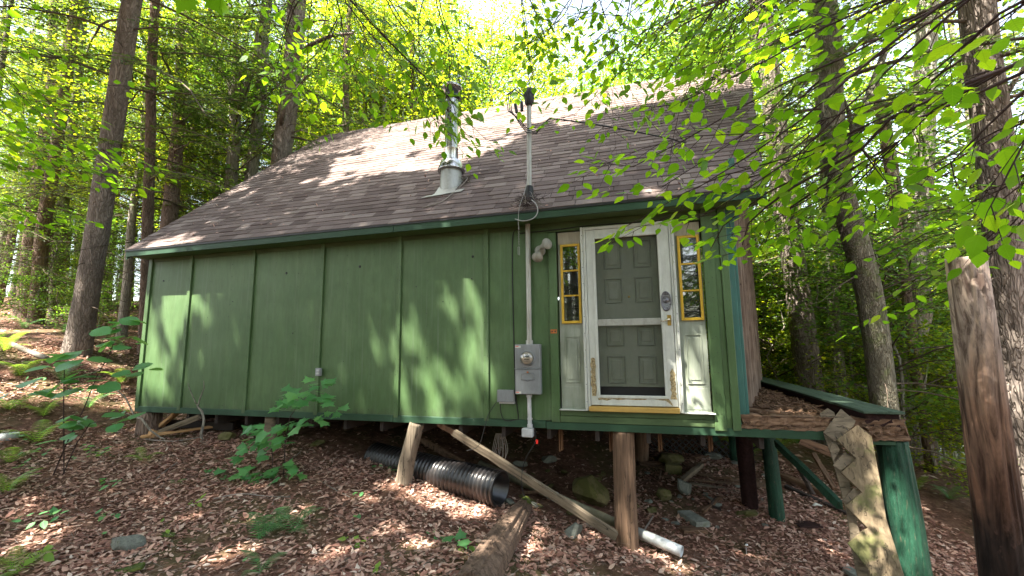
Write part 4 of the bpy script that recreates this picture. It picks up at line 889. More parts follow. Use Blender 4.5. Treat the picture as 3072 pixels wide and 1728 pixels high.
kb('ledger_board', 'green_trim', 8.63, 8.96, -.035, -.0, -.045, -.004)
b = MB(); b.box(-.14, .14, -2.45, 2.45, -.09, .09); rb = b.build('rim_beam', M['blackbeam'], deck, (8.86-8.3, 2.42-1.5, .155), .006)
b = MB(); b.box(-.165, .165, -2.5, 2.46, .091, .118); b.build('cap_board', M['railtop'], rb, None, .005)
for i, (x, m) in enumerate(((8.15, 'rotten'), (8.48, 'rotten'))): kb('joist', m, x, x+.05, .12, 4.6, -.02, .15)
kb('joist', 'rotten', 7.72, 7.77, .12, 4.6, -.02, .15)
tag(kb('beam', 'dark', 7.7, 9.0, 1.95, 2.1, -.14, -.025), None)
rub = MB()
for k in range(520):
    y = random.uniform(.06, 4.3); x = random.uniform(prow(y)+.03, prow(y)+.10+.75*max(.15, 1-y/6))
    if x > 8.66: continue
    ln, wd = random.uniform(.05, .26), random.uniform(.008, .035); a = random.gauss(math.pi/2, .9); z = .155+random.uniform(0, .04)
    u = np.array([math.cos(a), math.sin(a), random.uniform(-.25, .25)])*ln/2; v = np.array([-math.sin(a), math.cos(a), random.uniform(-.3, .3)])*wd/2; c = np.array([x-8.3, y-1.5, z]); n_ = np.array([0, 0, .006])
    V = [c-u-v, c+u-v*.4, c+u+v*.4, c-u+v]; rub.add([q+n_ for q in V]+[q-n_ for q in V], [(0, 1, 2, 3), (7, 6, 5, 4), (0, 4, 5, 1), (1, 5, 6, 2), (2, 6, 7, 3), (3, 7, 4, 0)])
tag(rub.build('rotten_decking', M['rotten'], deck), kind='stuff')
for k in range(7):
    y = .5+k*.5; b = MB(); b.box(-.33, .33, -.06, .06, -.012, .012); o = b.build('deck_board', M['rotten'], deck, (prow(y)+.36-8.3, y-1.5, .158+random.uniform(-.01, .006)), .003); o.rotation_euler = (random.uniform(-.06, .06), random.uniform(-.04, .06), random.uniform(-.15, .15))
o = tree_tube('support_post', [(9.0, .06, -1.75), (8.985, .07, -.8), (8.965, .09, -.012)], [.146, .140, .125], M['green_post'], 64, .05, 2., .06, seed=8, groove=.07); tag(o, 'thick green painted round post under the outer deck corner', 'post', G)
z = g1(8.05, 1.9); o = tree_tube('support_post', [(8.02, 1.9, z-.1), (8.0, 1.9, -.145)], [.10, .11], M['blackbeam'], 14, .05, seed=9); tag(o, 'dark brown post under the deck beside the short green one', 'post', G)
z = g1(8.25, 1.75); o = tree_tube('support_post', [(8.30, 1.72, z-.1), (8.27, 1.75, -.12)], [.095, .085], M['green_post'], 16, .03, seed=10); tag(o, 'short green round post under the deck beside the dark one', 'post', G)
p = gp_(2210, 1385); o = tree_tube('support_post', [p-np.array([0, 0, .1]), (p[0], p[1], -.15)], [.11, .10], M['green_post'], 14, .03, seed=12); tag(o, 'far green post beyond the lattice', 'post', G)
timber('cross_brace', at(2330, 1330, Y=1.0), at(2520, 1515, Y=.15), .10, .05, 'green_post', 'green diagonal brace running from deck beam down behind the stringers', 'brace', roll=.2, nseg=6)
timber('cross_brace', at(2140, 1310, D=8.6), at(2185, 1380, D=8.6), .12, .06, 'green_post', 'short green brace beside the far green post', 'brace')
plank(2220, 1400, 2320, 1340, .06, .06, 'blackbeam', 'dark charred timber propped beyond the deck posts', .15)
plank(2340, 1440, 2480, 1500, .08, .08, 'rotten', 'rotten grey log scrap lying behind the green post', .08)
plank(2360, 1470, 2560, 1560, .05, .06, 'dark', 'thin dark pole on the ground behind the stringers', .05)
timber('leaning_board', at(2395, 1400, Y=1.2), at(2440, 1485, Y=1.1), .04, .05, 'dark', 'thin dark board leaning under the deck', 'board')
timber('leaning_board', at(2440, 1360, Y=1.4), at(2505, 1470, Y=.9), .04, .05, 'rotten', 'brown board leaning behind the green brace', 'board')
timber('leaning_board', at(2400, 1320, Y=2.6), at(2600, 1400, Y=2.6), .12, .05, 'rotten', 'brown board lying slantwise beyond the deck posts', 'board')
# stair stringers leaning on the deck beam
def on_plane(px, py, P0, n):
    d = ray(px, py); s = ((P0-CAM)@n)/(d@n); return CAM+s*d
def stringer(polys, P0, n, th, m, label, o0):
    n = np.array(n, float); n /= np.linalg.norm(n); P0 = np.array(P0, float); b = MB()
    for poly in polys:
        A_ = [on_plane(2100+x/2.137, 1050+y/2.137, P0, n)-o0 for x, y in poly]; B_ = [q-n*th for q in A_]; k = len(A_)
        b.add(A_+B_, [tuple(range(k)), tuple(reversed(range(k, 2*k)))]+[(i, i+k, (i+1) % k+k, (i+1) % k) for i in range(k)])
    return b
np1 = (-.22, -1, .34); P1 = (8.45, -.12, .12)
main = [(1010, 480), (875, 575), (1000, 697), (905, 785), (1037, 912), (930, 1000), (1075, 1140), (1040, 1160), (945, 1240), (1085, 1412), (1090, 1449), (1130, 1640), (1380, 1640), (1310, 1449), (1195, 1080), (1160, 860), (1110, 600), (1100, 553)]
e0 = np.array([8.5, -.5, -.6])
b = stringer([main], P1, np1, .04, None, None, e0)
so_ = b.build('stair_stringer', M['wood_tan'], None, tuple(e0), .004); tag(so_, 'broad tan sawtooth stair stringer leaning on the deck corner', 'stair stringer', 'stair stringers leaning on the deck')
P2 = (8.45, -.03, .12); np2 = (-.22, -1, .34)
e1 = e0+np.array([-.3, .1, 0]); sec = [(818, 372), (768, 405), (778, 480), (800, 560), (838, 660), (862, 740), (885, 830), (915, 950), (935, 1000), (950, 1100), (965, 1210), (985, 1330), (1010, 1449), (1040, 1640), (1120, 1640), (1075, 1400), (1030, 1190), (1000, 1080), (975, 960), (960, 850), (930, 700), (905, 600), (880, 480), (862, 400)]
b = stringer([sec], P2, np2, .04, None, None, e1); so2 = b.build('stair_stringer', M['wood_grey'], None, tuple(e1), .004); tag(so2, 'narrow grey stair stringer behind the broad tan one', 'stair stringer', 'stair stringers leaning on the deck')
P3 = (8.45, -.08, .12)
for poly in ([(902, 376), (790, 530), (868, 590), (985, 490), (998, 455)], [(930, 650), (850, 738), (905, 775), (1000, 700)], [(985, 885), (915, 962), (945, 982), (1037, 915)], [(845, 590), (830, 640), (855, 710), (900, 640), (870, 595)]):
    b = stringer([poly], P3, np1, .035, None, None, e1); b.build('tread_cleat', M['wood_grey'], so2, (0, 0, 0), .003)
b = MB()
for (x, y, dx, dy) in ((822, 430, 22, -4), (865, 548, 16, 22), (900, 530, 14, 20), (935, 500, 14, 18), (925, 725, 14, 20), (955, 940, 12, 20), (880, 690, 14, 18), (830, 455, 20, 6)):
    A_ = on_plane(2100+x/2.137, 1050+y/2.137, np.array(P3)-np.array([0, .01, 0]), np.array(np1))-e1; B_ = on_plane(2100+(x+dx)/2.137, 1050+(y+dy)/2.137, np.array(P3)-np.array([0, .05, 0]), np.array(np1))-e1; b.tube([A_, B_], .003, 5)
tag(b.build('bent_nail', M['black'], so2), kind='stuff')
# tall pole at right
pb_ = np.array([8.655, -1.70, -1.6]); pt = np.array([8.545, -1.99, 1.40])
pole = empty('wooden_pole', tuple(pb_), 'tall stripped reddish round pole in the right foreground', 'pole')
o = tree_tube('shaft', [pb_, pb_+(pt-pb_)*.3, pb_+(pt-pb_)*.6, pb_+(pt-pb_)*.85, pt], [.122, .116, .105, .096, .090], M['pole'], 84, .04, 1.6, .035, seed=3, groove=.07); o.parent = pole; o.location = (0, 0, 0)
kn = on = at(2915, 1005, D=2.62)-pb_-np.array([.02, .04, 0]); b = MB(); b.lathe([(.0001, -.008), (.018, -.010), (.03, -.012), (.042, 0.006)], 14, tuple(kn), 'Y'); b.build('knot', M['wood_red'], pole)
kk = kn+np.array([.05, .02, -.28+.14]); b = MB(); b.box(kk[0]-.06, kk[0]+.07, kk[1]-.012, kk[1]+.03, kk[2]-.004, kk[2]+.004); b.build('saw_cut', M['black'], pole)
# log
la, lb = gp_(1565, 1545), gp_(1440, 1790)
o = tree_tube('fallen_log', [la+np.array([0, .15, .06]), (la+lb)/2+np.array([0, 0, .10]), lb+np.array([0, -.2, .10])], [.085, .135, .155], M['log'], 72, .10, 2., .04, seed=6, groove=.16); tag(o, 'cracked old log lying in the leaves at bottom centre', 'log')
mp_ = la+np.array([.03, .08, .13]); rock_(mp_[0], mp_[1], .075, 'bright moss cushion on the far end of the fallen log', 'moss', 1, sc=(1.3, 1.3, .6), name='moss_patch', cat='moss', z=mp_[2]-.0)
for px, py, s, lab in ((400, 1715, .14, 'wide moss patch at bottom left below the grey rock'), (505, 1610, .10, 'moss patch above the grey rock')):
    p = gp_(px, py); rock_(p[0], p[1], s, lab, 'moss', 2, sink=.35, sc=(1.5, 1, .3), name='moss_patch', cat='moss')
# small odds
p = gp_(2240, 1665); o = box('garden_light', M['plastic_grey'], p[0]-.004, p[0]+.004, p[1]-.004, p[1]+.004, p[2], p[2]+.09, bevel=.001); tag(o, 'tiny silver stake light standing in the leaves', 'garden light')
b = MB(); b.lathe([(.0001, 0), (.022, .0), (.026, .015), (.02, .03), (.0001, .035)], 12, (0, 0, .045)); b.build('lamp_cap', M['steel'], o)
p = gp_(2455, 1525); b = MB(); b.tube([(-.07, 0, .02), (-.02, .02, .05), (.05, 0, .035)], [.012, .022, .008], 8); tag(b.build('crushed_cup', M['white'], None, tuple(p)), 'small crushed white plastic cup on the leaves under the deck', 'cup')
p = gp_(25, 1320); b = MB(); b.lathe([(.08, 0), (.10, .02), (.108, .09), (.100, .09), (.092, .03), (.0001, .02)], 24); tag(b.build('plastic_tub', M['pvc'], None, tuple(p+np.array([0, 0, .0]))), 'white plastic tub lying at the left edge', 'tub')
# ------------------------------------------------------------------ scattered leaf meshes
def frames(n, rs, tilt=.5, updir=None):
    """random rotation matrices whose z axis leans from up by ~tilt"""
    az = rs.uniform(0, 2*np.pi, n); tl = np.abs(rs.normal(0, tilt, n)); ta = rs.uniform(0, 2*np.pi, n)
    nz = np.c_[np.sin(tl)*np.cos(ta), np.sin(tl)*np.sin(ta), np.cos(tl)]
    y = np.c_[np.cos(az), np.sin(az), np.zeros(n)]; y -= nz*(y*nz).sum(1)[:, None]; y /= np.linalg.norm(y, axis=1)[:, None]
    x = np.cross(y, nz); return np.stack([x, y, nz], 1)          # rows = axes
def frames_dir(d, up):
    d = d/np.linalg.norm(d, axis=1)[:, None]; x = np.cross(d, up); x /= np.linalg.norm(x, axis=1)[:, None]+1e-9; z = np.cross(x, d); return np.stack([x, d, z], 1)
L2 = (np.array([(0, 0, 0), (-.5, .45, .10), (.5, .45, .10), (0, 1, 0)]), np.array([(0, 2, 1), (1, 2, 3)]))       # cheap folded leaf
L2q = (np.array([(-.5, 0, 0), (.5, 0, 0), (.35, 1, 0), (-.35, 1, 0)]), np.array([(0, 1, 2), (0, 2, 3)]))
L4 = (np.array([(0, 0, 0), (-.42, .3, .12), (.42, .3, .12), (-.36, .68, .05), (.36, .68, .05), (0, 1, -.12), (0, .5, -.02)]), np.array([(0, 6, 1), (0, 2, 6), (1, 6, 3), (2, 4, 6), (3, 6, 5), (4, 5, 6)]))
def instance(tpl, pos, Fm, ln, wd, curl=None):
    T, F = tpl; n = len(pos); S = np.broadcast_to(T, (n,)+T.shape).copy()
    S[:, :, 0] *= np.asarray(wd)[:, None] if np.ndim(wd) else wd; S[:, :, 1] *= np.asarray(ln)[:, None] if np.ndim(ln) else ln
    S[:, :, 2] *= (np.asarray(ln)[:, None] if np.ndim(ln) else ln)*(1 if curl is None else curl[:, None])
    V = np.einsum('nvk,nkj->nvj', S, Fm)+pos[:, None, :]
    Fi = F[None]+np.arange(n)[:, None, None]*len(T); return V.reshape(-1, 3), Fi.reshape(-1, 3)
def leaf_litter(name, n, xr, yr, ln, label, seed, dens=None, tpl=L4):
    rs = np.random.RandomState(seed); x = rs.uniform(*xr, n); y = rs.uniform(*yr, n)
    if dens is not None: k = rs.rand(n) < dens(x, y); x, y = x[k], y[k]
    n = len(x); z = gz(x, y)+rs.uniform(-.005, .028, n); l = ln*(.42+1.25*rs.rand(n)**1.6)
    V, F = instance(tpl, np.c_[x, y, z], frames(n, rs, .34), l, l*rs.uniform(.42, .62, n), rs.uniform(-1.2, 1.6, n))
    tag(link(name, npmesh(name, V, F, M['litter'])), label, kind='stuff')
def near(x, y):
    d = np.hypot(x-CAM[0], y-CAM[1]); p = np.c_[x, y, 0*x]
    return np.clip(7.0/(d+.5), .12, 1.)**1.0*np.clip(.62+2.4*fbm(p*1.4, 3), .12, 1)*np.where((y > .35) & (x < 6.2) & (x > -.8), .12, 1)
leaf_litter('leaf_litter', 250000, (-5.5, 10.5), (-5.0, 3.8), .058, 'brown dead leaves covering the forest floor', 21, near)
leaf_litter('leaf_litter', 36000, (-20, 20), (-6, 18), .10, 'brown dead leaves farther off under the trees', 22, lambda x, y: np.where((x > -5.5) & (x < 10.5) & (y < 3.8), 0, 1), L2)
# needles and twigs on the ground
rs = np.random.RandomState(5); n = 6000; x = rs.uniform(-3, 9.5, n); y = rs.uniform(-4.2, .6, n); z = gz(x, y)+.02+rs.uniform(0, .015, n)
az = rs.uniform(0, 6.28, n); V, F = instance(L2q, np.c_[x, y, z], frames_dir(np.c_[np.cos(az), np.sin(az), rs.normal(0, .15, n)], np.array([0, 0, 1.])), rs.uniform(.06, .22, n), rs.uniform(.002, .005, n))
tag(link('fine_twigs', npmesh('fine_twigs', V, F, M['stick'])), 'fine dead twigs strewn over the leaf litter', kind='stuff')
rs = np.random.RandomState(6); n = 420; ry = RE+(RD-RE)*rs.rand(n)*.97; rx = rs.uniform(-.9, 8, n); q = np.c_[rx, ry, RZ+(ry-RE)*PX+.022]; q = q[(vn(q*1.2) > .35)]; n = len(q)
nf = np.broadcast_to(nvec, (n, 3))+rs.normal(0, .12, (n, 3)); V, F = instance(L2, q, frames_dir(rs.normal(0, 1, (n, 3))+np.array([0, -.4, -.4]), nf), rs.uniform(.03, .07, n), rs.uniform(.012, .03, n))
tag(link('roof_litter', npmesh('roof_litter', V, F, M['litter'])), 'dead leaves and bits fallen on the roof shingles', kind='stuff')
# named sticks
def gstick(pxs, r, lab, m='stick', lift=.03):
    pts = [gp_(*q)+np.array([0, 0, lift]) for q in pxs]; return cable('fallen_stick', pts, r, m, lab, 'stick', 7)
gstick([(30, 1040), (80, 1062), (140, 1085)], .05, 'brown fallen branch on the slope at left', 'stick', .06)
gstick([(530, 1395), (490, 1425), (465, 1450)], .008, 'thin curved stick left of the maple seedling')
gstick([(640, 1505), (720, 1490), (800, 1497), (880, 1500)], .006, 'thin pale stick below the maple seedling')
gstick([(850, 1400), (905, 1360)], .005, 'thin stick right of the maple seedling')
gstick([(960, 1450), (1010, 1480), (1050, 1500)], .005, 'dark thin stick beside the fern tufts')
gstick([(440, 1325), (520, 1330), (600, 1318)], .008, 'pale stick lying along the skirt')
gstick([(1900, 1640), (1935, 1600), (1960, 1560)], .012, 'dark curved root piece beside the split post', 'stick', .05)
b = MB(); p = at(606, 1328, Y=-.12); u = lambda x, y: at(x, y, Y=-.12)-p
b.tube([u(606, 1335), u(604, 1300), u(612, 1262), u(606, 1235), u(592, 1218)], [.022, .020, .018, .016, .012], 8, noise_=.08); b.tube([u(593, 1220), u(600, 1195), u(612, 1165), u(611, 1142)], [.011, .009, .007, .004], 7); b.tube([u(592, 1218), u(578, 1190), u(566, 1160), u(564, 1148)], [.009, .006, .005, .003], 6)
tag(b.build('dead_sapling', M['bark_b'], None, tuple(p)), 'forked dead sapling stick standing before the left end of the wall', 'dead sapling')
b = MB(); p = at(400, 1255, Y=-.5); u = lambda x, y: at(x, y, Y=-.5)-p
b.tube([u(310, 1160), u(345, 1165), u(378, 1195), u(405, 1252), u(425, 1256), u(450, 1290), u(480, 1312), u(495, 1318)], [.006, .008, .010, .012, .014, .013, .012, .008], 7); b.tube([u(405, 1252), u(380, 1240), u(372, 1275), u(345, 1310)], [.008, .007, .006, .004], 6)
tag(b.build('crooked_branch', M['bark_b'], None, tuple(p)), 'crooked pale dead branch resting by the corner stump', 'branch')
# ------------------------------------------------------------------ tree builders
def branch_lines(polys, r0, m=0, n=4):
    """thin tapered tubes as arrays; polys list of (k,3)"""
    V = []; F = []; b = 0
    for P, r in zip(polys, r0):
        P = np.asarray(P); k = len(P); d = np.gradient(P, axis=0); d /= np.linalg.norm(d, axis=1)[:, None]+1e-9
        u = np.cross(d, [.1, .3, 1.]); u /= np.linalg.norm(u, axis=1)[:, None]+1e-9; v = np.cross(d, u); rad = np.linspace(r, r*.3, k)[:, None]
        for a in range(n): V.append(P+rad*(math.cos(2*math.pi*a/n)*u+math.sin(2*math.pi*a/n)*v))
        for a in range(n):
            a2 = (a+1) % n
            for i in range(k-1): q = (b+a*k+i, b+a2*k+i, b+a2*k+i+1, b+a*k+i+1); F += [(q[0], q[1], q[2]), (q[0], q[2], q[3])]
        b += n*k
    return np.vstack(V), np.array(F)
def join(parts):
    V = []; F = []; mi = []; b = 0
    for v, f, m in parts: V.append(v); F.append(f+b); mi.append(np.full(len(f), m)); b += len(v)
    return np.vstack(V), np.vstack(F), np.concatenate(mi)
def hemlock_crown(seed, H, base, R, nb, leaf, twig, dens=1., name='crown'):
    rs = np.random.RandomState(seed); lines = []; rad = []; pos = []; dr = []; 
    for i in range(nb):
        h = base+(H-base)*((i+rs.rand())/nb)**1.05; az = i*2.4+rs.normal(0, .4); Ln = R*(1-(h-base)/(H-base+1))**.8*rs.uniform(.55, 1.1)+.4
        k = 9; t = np.linspace(0, 1, k); slope = rs.uniform(.02, .3)-.1
        P = np.c_[np.cos(az)*Ln*t, np.sin(az)*Ln*t, h+Ln*(slope*t-.32*t**2)]; P[:, :2] += np.cumsum(rs.normal(0, .03*Ln, (k, 2)), 0)*t[:, None]
        lines.append(P); rad.append(.008+.007*Ln)
        d0 = np.array([np.cos(az), np.sin(az), 0]); sd_ = np.array([-np.sin(az), np.cos(az), 0])
        for s in np.arange(.22, 1.0, .13/Ln):
            q = np.array([np.interp(s, t, P[:, j]) for j in range(3)])
            for sgn in (-1, 1):
                l2 = (1-s)*Ln*.42*rs.uniform(.6, 1.1)+.16; dirv = sgn*sd_*.85+d0*.6+np.array([0, 0, rs.normal(-.12, .1)]); dirv /= np.linalg.norm(dirv)
                m_ = max(2, int(l2/.085*dens)); ss = np.linspace(.12, 1, m_)
                pp = q+dirv*ss[:, None]*l2; pp[:, 2] -= .18*(ss**2)*l2; 
                for g in (-1, 1):
                    pos.append(pp); side = np.cross(dirv, [0, 0, 1.]); dd_ = dirv*.8+side*g*.75+np.array([0, 0, -.1]); dr.append(np.broadcast_to(dd_, pp.shape))
                if rs.rand() < .5: lines.append(np.array([q, q+dirv*l2*.5, q+dirv*l2-np.array([0, 0, .15*l2])])); rad.append(.004)
    for k in range(int(nb*.35)):      # dead lower twigs
        h = rs.uniform(.9, base+1.5); az = rs.uniform(0, 6.28); Ln = rs.uniform(.5, 2.2); t = np.linspace(0, 1, 5)
        P = np.c_[np.cos(az)*Ln*t, np.sin(az)*Ln*t, h+Ln*(.1*t-.35*t**2)]+np.cumsum(rs.normal(0, .05, (5, 3)), 0)*t[:, None]; lines.append(P); rad.append(.010)
        for q in range(3): a = az+rs.normal(0, .8); lines.append(np.array([P[2+q % 3], P[2+q % 3]+np.array([np.cos(a), np.sin(a), -.2])*Ln*.35])); rad.append(.004)
    pos = np.vstack(pos); dr = np.vstack(dr)+rs.normal(0, .18, (len(pos), 3)); k = rs.rand(len(pos)) < .88; pos, dr = pos[k], dr[k]
    ln = rs.uniform(.07, .13, len(pos)); v1, f1 = instance(L2, pos, frames_dir(dr, np.array([0, 0, 1.])+rs.normal(0, .25, (len(pos), 3))), ln, ln*.34)
    v2, f2 = branch_lines(lines, rad); V, F, mi = join([(v1, f1, 0), (v2, f2, 1)])
    return npmesh(name, V, F, [leaf, twig], mi=mi)
def broad_crown(seed, H, base, R, nb, per, leaf, twig, lsize=.09, flat=.25, name='crown'):
    rs = np.random.RandomState(seed); lines = []; rad = []; pos = []
    for i in range(nb):
        h = base+(H-base)*rs.rand(); az = rs.uniform(0, 6.28); Ln = R*rs.uniform(.4, 1.05)*math.sqrt(max(.15, 1-((h-base)/(H-base)-.35)**2)); k = 7; t = np.linspace(0, 1, k)
        P = np.c_[np.cos(az)*Ln*t, np.sin(az)*Ln*t, h-Ln*.25+Ln*(.5*t-.12*t*t)]; P += np.cumsum(rs.normal(0, .05*Ln, (k, 3)), 0)*t[:, None]; lines.append(P); rad.append(.006+.006*Ln)
        for s in np.linspace(.3, 1, 6):
            q = np.array([np.interp(s, t, P[:, j]) for j in range(3)]); a = az+rs.normal(0, .9); l2 = Ln*.35; e = q+np.array([np.cos(a), np.sin(a), rs.normal(.05, .15)])*l2
            lines.append(np.array([q, (q+e)/2+rs.normal(0, .03, 3), e])); rad.append(.004)
            m_ = per//6; tt = rs.rand(m_); c = q+(e-q)*tt[:, None]; pos.append(c+rs.normal(0, 1, (m_, 3))*np.array([.17, .17, .17*flat])*Ln**.5)
    pos = np.vstack(pos); n = len(pos); ln = lsize*rs.uniform(.6, 1.2, n); v1, f1 = instance(L2, pos, frames(n, rs, .55), ln, ln*.62)
    v2, f2 = branch_lines(lines, rad); V, F, mi = join([(v1, f1, 0), (v2, f2, 1)]); return npmesh(name, V, F, [leaf, twig], mi=mi)
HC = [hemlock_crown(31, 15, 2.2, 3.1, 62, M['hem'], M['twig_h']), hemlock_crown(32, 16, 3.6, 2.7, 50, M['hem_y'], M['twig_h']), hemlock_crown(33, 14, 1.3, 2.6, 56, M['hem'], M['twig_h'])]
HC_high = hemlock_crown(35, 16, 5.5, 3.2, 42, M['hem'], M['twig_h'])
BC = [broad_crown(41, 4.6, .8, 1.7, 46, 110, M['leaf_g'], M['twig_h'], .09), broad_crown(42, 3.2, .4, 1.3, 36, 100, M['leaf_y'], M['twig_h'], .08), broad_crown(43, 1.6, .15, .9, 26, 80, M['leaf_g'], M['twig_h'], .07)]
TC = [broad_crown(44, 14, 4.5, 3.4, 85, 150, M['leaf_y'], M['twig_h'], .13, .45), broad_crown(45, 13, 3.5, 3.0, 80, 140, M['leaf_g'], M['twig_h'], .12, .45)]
def trunk_mesh(H, r, m, seed, bend=.15, n=16):
    rs = np.random.RandomState(seed); pts = [(0, 0, -.3)]+[(rs.normal(0, bend)*(h/H), rs.normal(0, bend)*(h/H), h) for h in np.linspace(H*.12, H, 6)]
    o = tree_tube('trunk', pts, list(np.r_[r*1.1, np.linspace(r, r*.25, 6)]), m, n, .05, 2., .3, seed=seed, flare=.35); me = o.data; bpy.data.objects.remove(o); return me, pts
TM = {}
for nm, H, r, m, s in (('h1', 16, .22, 'bark_h', 1), ('h2', 16, .16, 'bark_h', 2), ('g1', 15, .15, 'bark_g', 3), ('b1', 14, .13, 'bark_b', 4), ('s1', 4.4, .03, 'bark_b', 5), ('s2', 2.8, .02, 'bark_b', 6)): TM[nm] = trunk_mesh(H, r, M[m], s)[0]
def tree(name, x, y, tm, crown, label, group, s=1., rz=0., lean=(0, 0), z=None, zs=None):
    t = empty(name, (x, y, (g1(x, y) if z is None else z)), label, 'tree', group); t.rotation_euler = (lean[0], lean[1], rz); t.scale = (s, s, zs or s)
    if tm is not None:
        o = link('trunk', tm, t); o.location = (0, 0, -.3)
    if crown is not None: link('crown', crown, t)
    return t
# -- trees that the photograph lets one single out
def hero(name, pixs, D, rads, m, label, crown=None, extra=None, H=15., n=26, seed=1, flare=.35, crown_rz=0., cs=1., base_z=None, step=.12, amp=.05):
    """trunk through picture points at one depth, continued upward; crown set on its axis"""
    P = [at(x, y, D=D) for x, y in pixs]
    d = ray(*pixs[-1]); top = P[-1]; dirv = (P[-1]-P[0])/np.linalg.norm(P[-1]-P[0]); base = P[0].copy(); gzb = g1(base[0], base[1]) if base_z is None else base_z
    if base[2] > gzb: base = base-dirv*(base[2]-gzb)/max(dirv[2], .3)
    pts = [base-dirv*.25]+([] if np.linalg.norm(base-P[0]) < .3 else [P[0]])+P[1:]; 
    if top[2]-gzb < H:
        e = (H-(top[2]-gzb)); pts += [top+dirv*e*.5+np.array([.05, .05, 0]), top+dirv*e]
    L = np.array([p[2]-pts[0][2] for p in pts]); rr = np.interp(L/L[-1], [0, 1], rads)
    t = empty(name, tuple(base), label, 'tree'); o = tree_tube('trunk', pts, list(rr), M[m], n, amp, 2.2, step, seed=seed, flare=flare); o.parent = t; o.location = tuple(np.array(o.location)-base)
    if crown is not None:
        c = link('crown', crown, t); ax = Vector((dirv[0], dirv[1], dirv[2])); c.rotation_euler = (ax.to_track_quat('Z', 'Y')).to_euler(); c.rotation_euler.rotate_axis('Z', crown_rz); c.scale = (cs, cs, cs)
    for pl_, r0 in (extra or []):
        b = MB(); Q = [at(x, y, D=dd) - base for x, y, dd in pl_]; rr_ = list(np.linspace(r0, r0*.35, len(Q))); QQ = []; 
        b.tube(Q, rr_, 10, noise_=.05); b.build('limb', M[m], t)
    return t
hero('hemlock_tree', [(236, 1030), (262, 880), (300, 640), (347, 330), (387, 60)], 9.2, [.215, .11], 'bark_t', 'big leaning hemlock with furrowed reddish bark left of the cabin', HC_high, None, 16, seed=11, amp=.07, cs=1.)
hero('hemlock_tree', [(432, 1085), (438, 880), (444, 640), (452, 380), (455, 200)], 10.2, [.12, .07], 'bark_h', 'slim hemlock just behind the left corner of the cabin', HC[1], None, 14, seed=12, crown_rz=1.)
hero('maple_tree', [(690, 620), (695, 520), (706, 400), (704, 300)], 12.6, [.20, .13], 'bark_b', 'pale forked tree behind the left slope of the roof', TC[1], [([(704, 310, 12.6), (690, 250, 12.6), (660, 205, 12.8), (640, 100, 13)], .11), ([(706, 330, 12.6), (735, 270, 12.5), (760, 200, 12.4), (775, 80, 12.2)], .12)], 8.5, seed=13)
hero('hemlock_tree', [(742, 640), (755, 520), (772, 380), (788, 200), (795, 60)], 12.8, [.19, .12], 'bark_b', 'straight mid sized trunk between the forked tree and the big limbed one', HC[1], None, 15, seed=14, crown_rz=2.)
hero('pine_tree', [(828, 620), (845, 465), (868, 290), (885, 120), (893, -20)], 11.6, [.26, .19], 'bark_t', 'large limbed trunk rising behind the roof left of chimney', HC_high, [
    ([(856, 335, 11.5), (842, 370, 11.2), (850, 330, 11.1), (870, 290, 11.0), (905, 250, 10.8), (935, 200, 10.5)], .07), ([(895, 160, 11.5), (940, 130, 11.), (1000, 105, 10.6), (1060, 100, 10.2)], .07),
    ([(888, 90, 11.6), (918, 75, 11.2), (950, 60, 11.0), (985, 62, 10.7)], .05), ([(870, 400, 11.6), (905, 390, 11.4), (960, 412, 11.2)], .025), ([(850, 470, 11.5), (820, 430, 11.2), (800, 395, 11.)], .022), ([(885, 130, 11.5), (850, 60, 11.2), (820, 0, 11.)], .05)], 16, seed=15, crown_rz=.5)
hero('dark_hemlock', [(2462, 1330), (2425, 1130), (2405, 960), (2380, 780), (2350, 600), (2330, 400)], 10.3, [.28, .17], 'bark_t', 'broad shaggy trunk beyond the black deck beam', HC_high, None, 15, seed=16, amp=.09)
hero('lichen_tree', [(2670, 1340), (2650, 1200), (2628, 1010), (2600, 850), (2560, 700), (2515, 540), (2492, 300), (2485, 100)], 6.2, [.165, .125], 'bark_g', 'curved mottled grey trunk behind the outer deck corner', HC_high, [([(2520, 560, 6.2), (2560, 420, 6.3), (2610, 280, 6.5), (2670, 110, 6.8), (2700, -20, 7)], .085), ([(2560, 420, 6.3), (2545, 330, 6.3), (2520, 270, 6.3), (2480, 240, 6.3)], .03)], 15, seed=17, amp=.06, crown_rz=1.)
hero('lichen_tree', [(2535, 1270), (2522, 1150), (2505, 980), (2495, 840), (2480, 600)], 10.6, [.13, .09], 'bark_g', 'slim straight trunk left of the curved mottled one', HC[1], None, 13, seed=18)
hero('pale_tree', [(2745, 1400), (2725, 1260), (2728, 1050), (2755, 930), (2738, 760), (2762, 580), (2770, 350)], 9.0, [.24, .15], 'bark_b', 'pale twisted trunk between curved trunk and tall pole', TC[1], [([(2745, 800, 9.), (2775, 760, 8.9), (2810, 745, 8.8), (2870, 735, 8.7)], .07)], 12, seed=19)
hero('thin_tree', [(2800, 1440), (2772, 1250), (2745, 1110), (2735, 1000)], 8.0, [.09, .06], 'bark_h', 'thin reddish leaning trunk with a sunlit stretch beside the pale trunk', None, None, 7, seed=20)
hero('thin_tree', [(2812, 1400), (2790, 1260), (2765, 1150), (2755, 1000)], 8.6, [.06, .04], 'bark_g', 'very thin leaning trunk behind the reddish one', None, None, 7, seed=21)
hero('dark_hemlock', [(3075, 1620), (3055, 1300), (3020, 900), (3000, 600), (2965, 300), (2935, 60)], 5.6, [.20, .15], 'bark_t', 'dark trunk at the right edge behind the tall pole', HC_high, [([(2990, 360, 5.6), (3020, 280, 5.5), (3072, 200, 5.4)], .05)], 15, seed=22, amp=.07, crown_rz=.7)
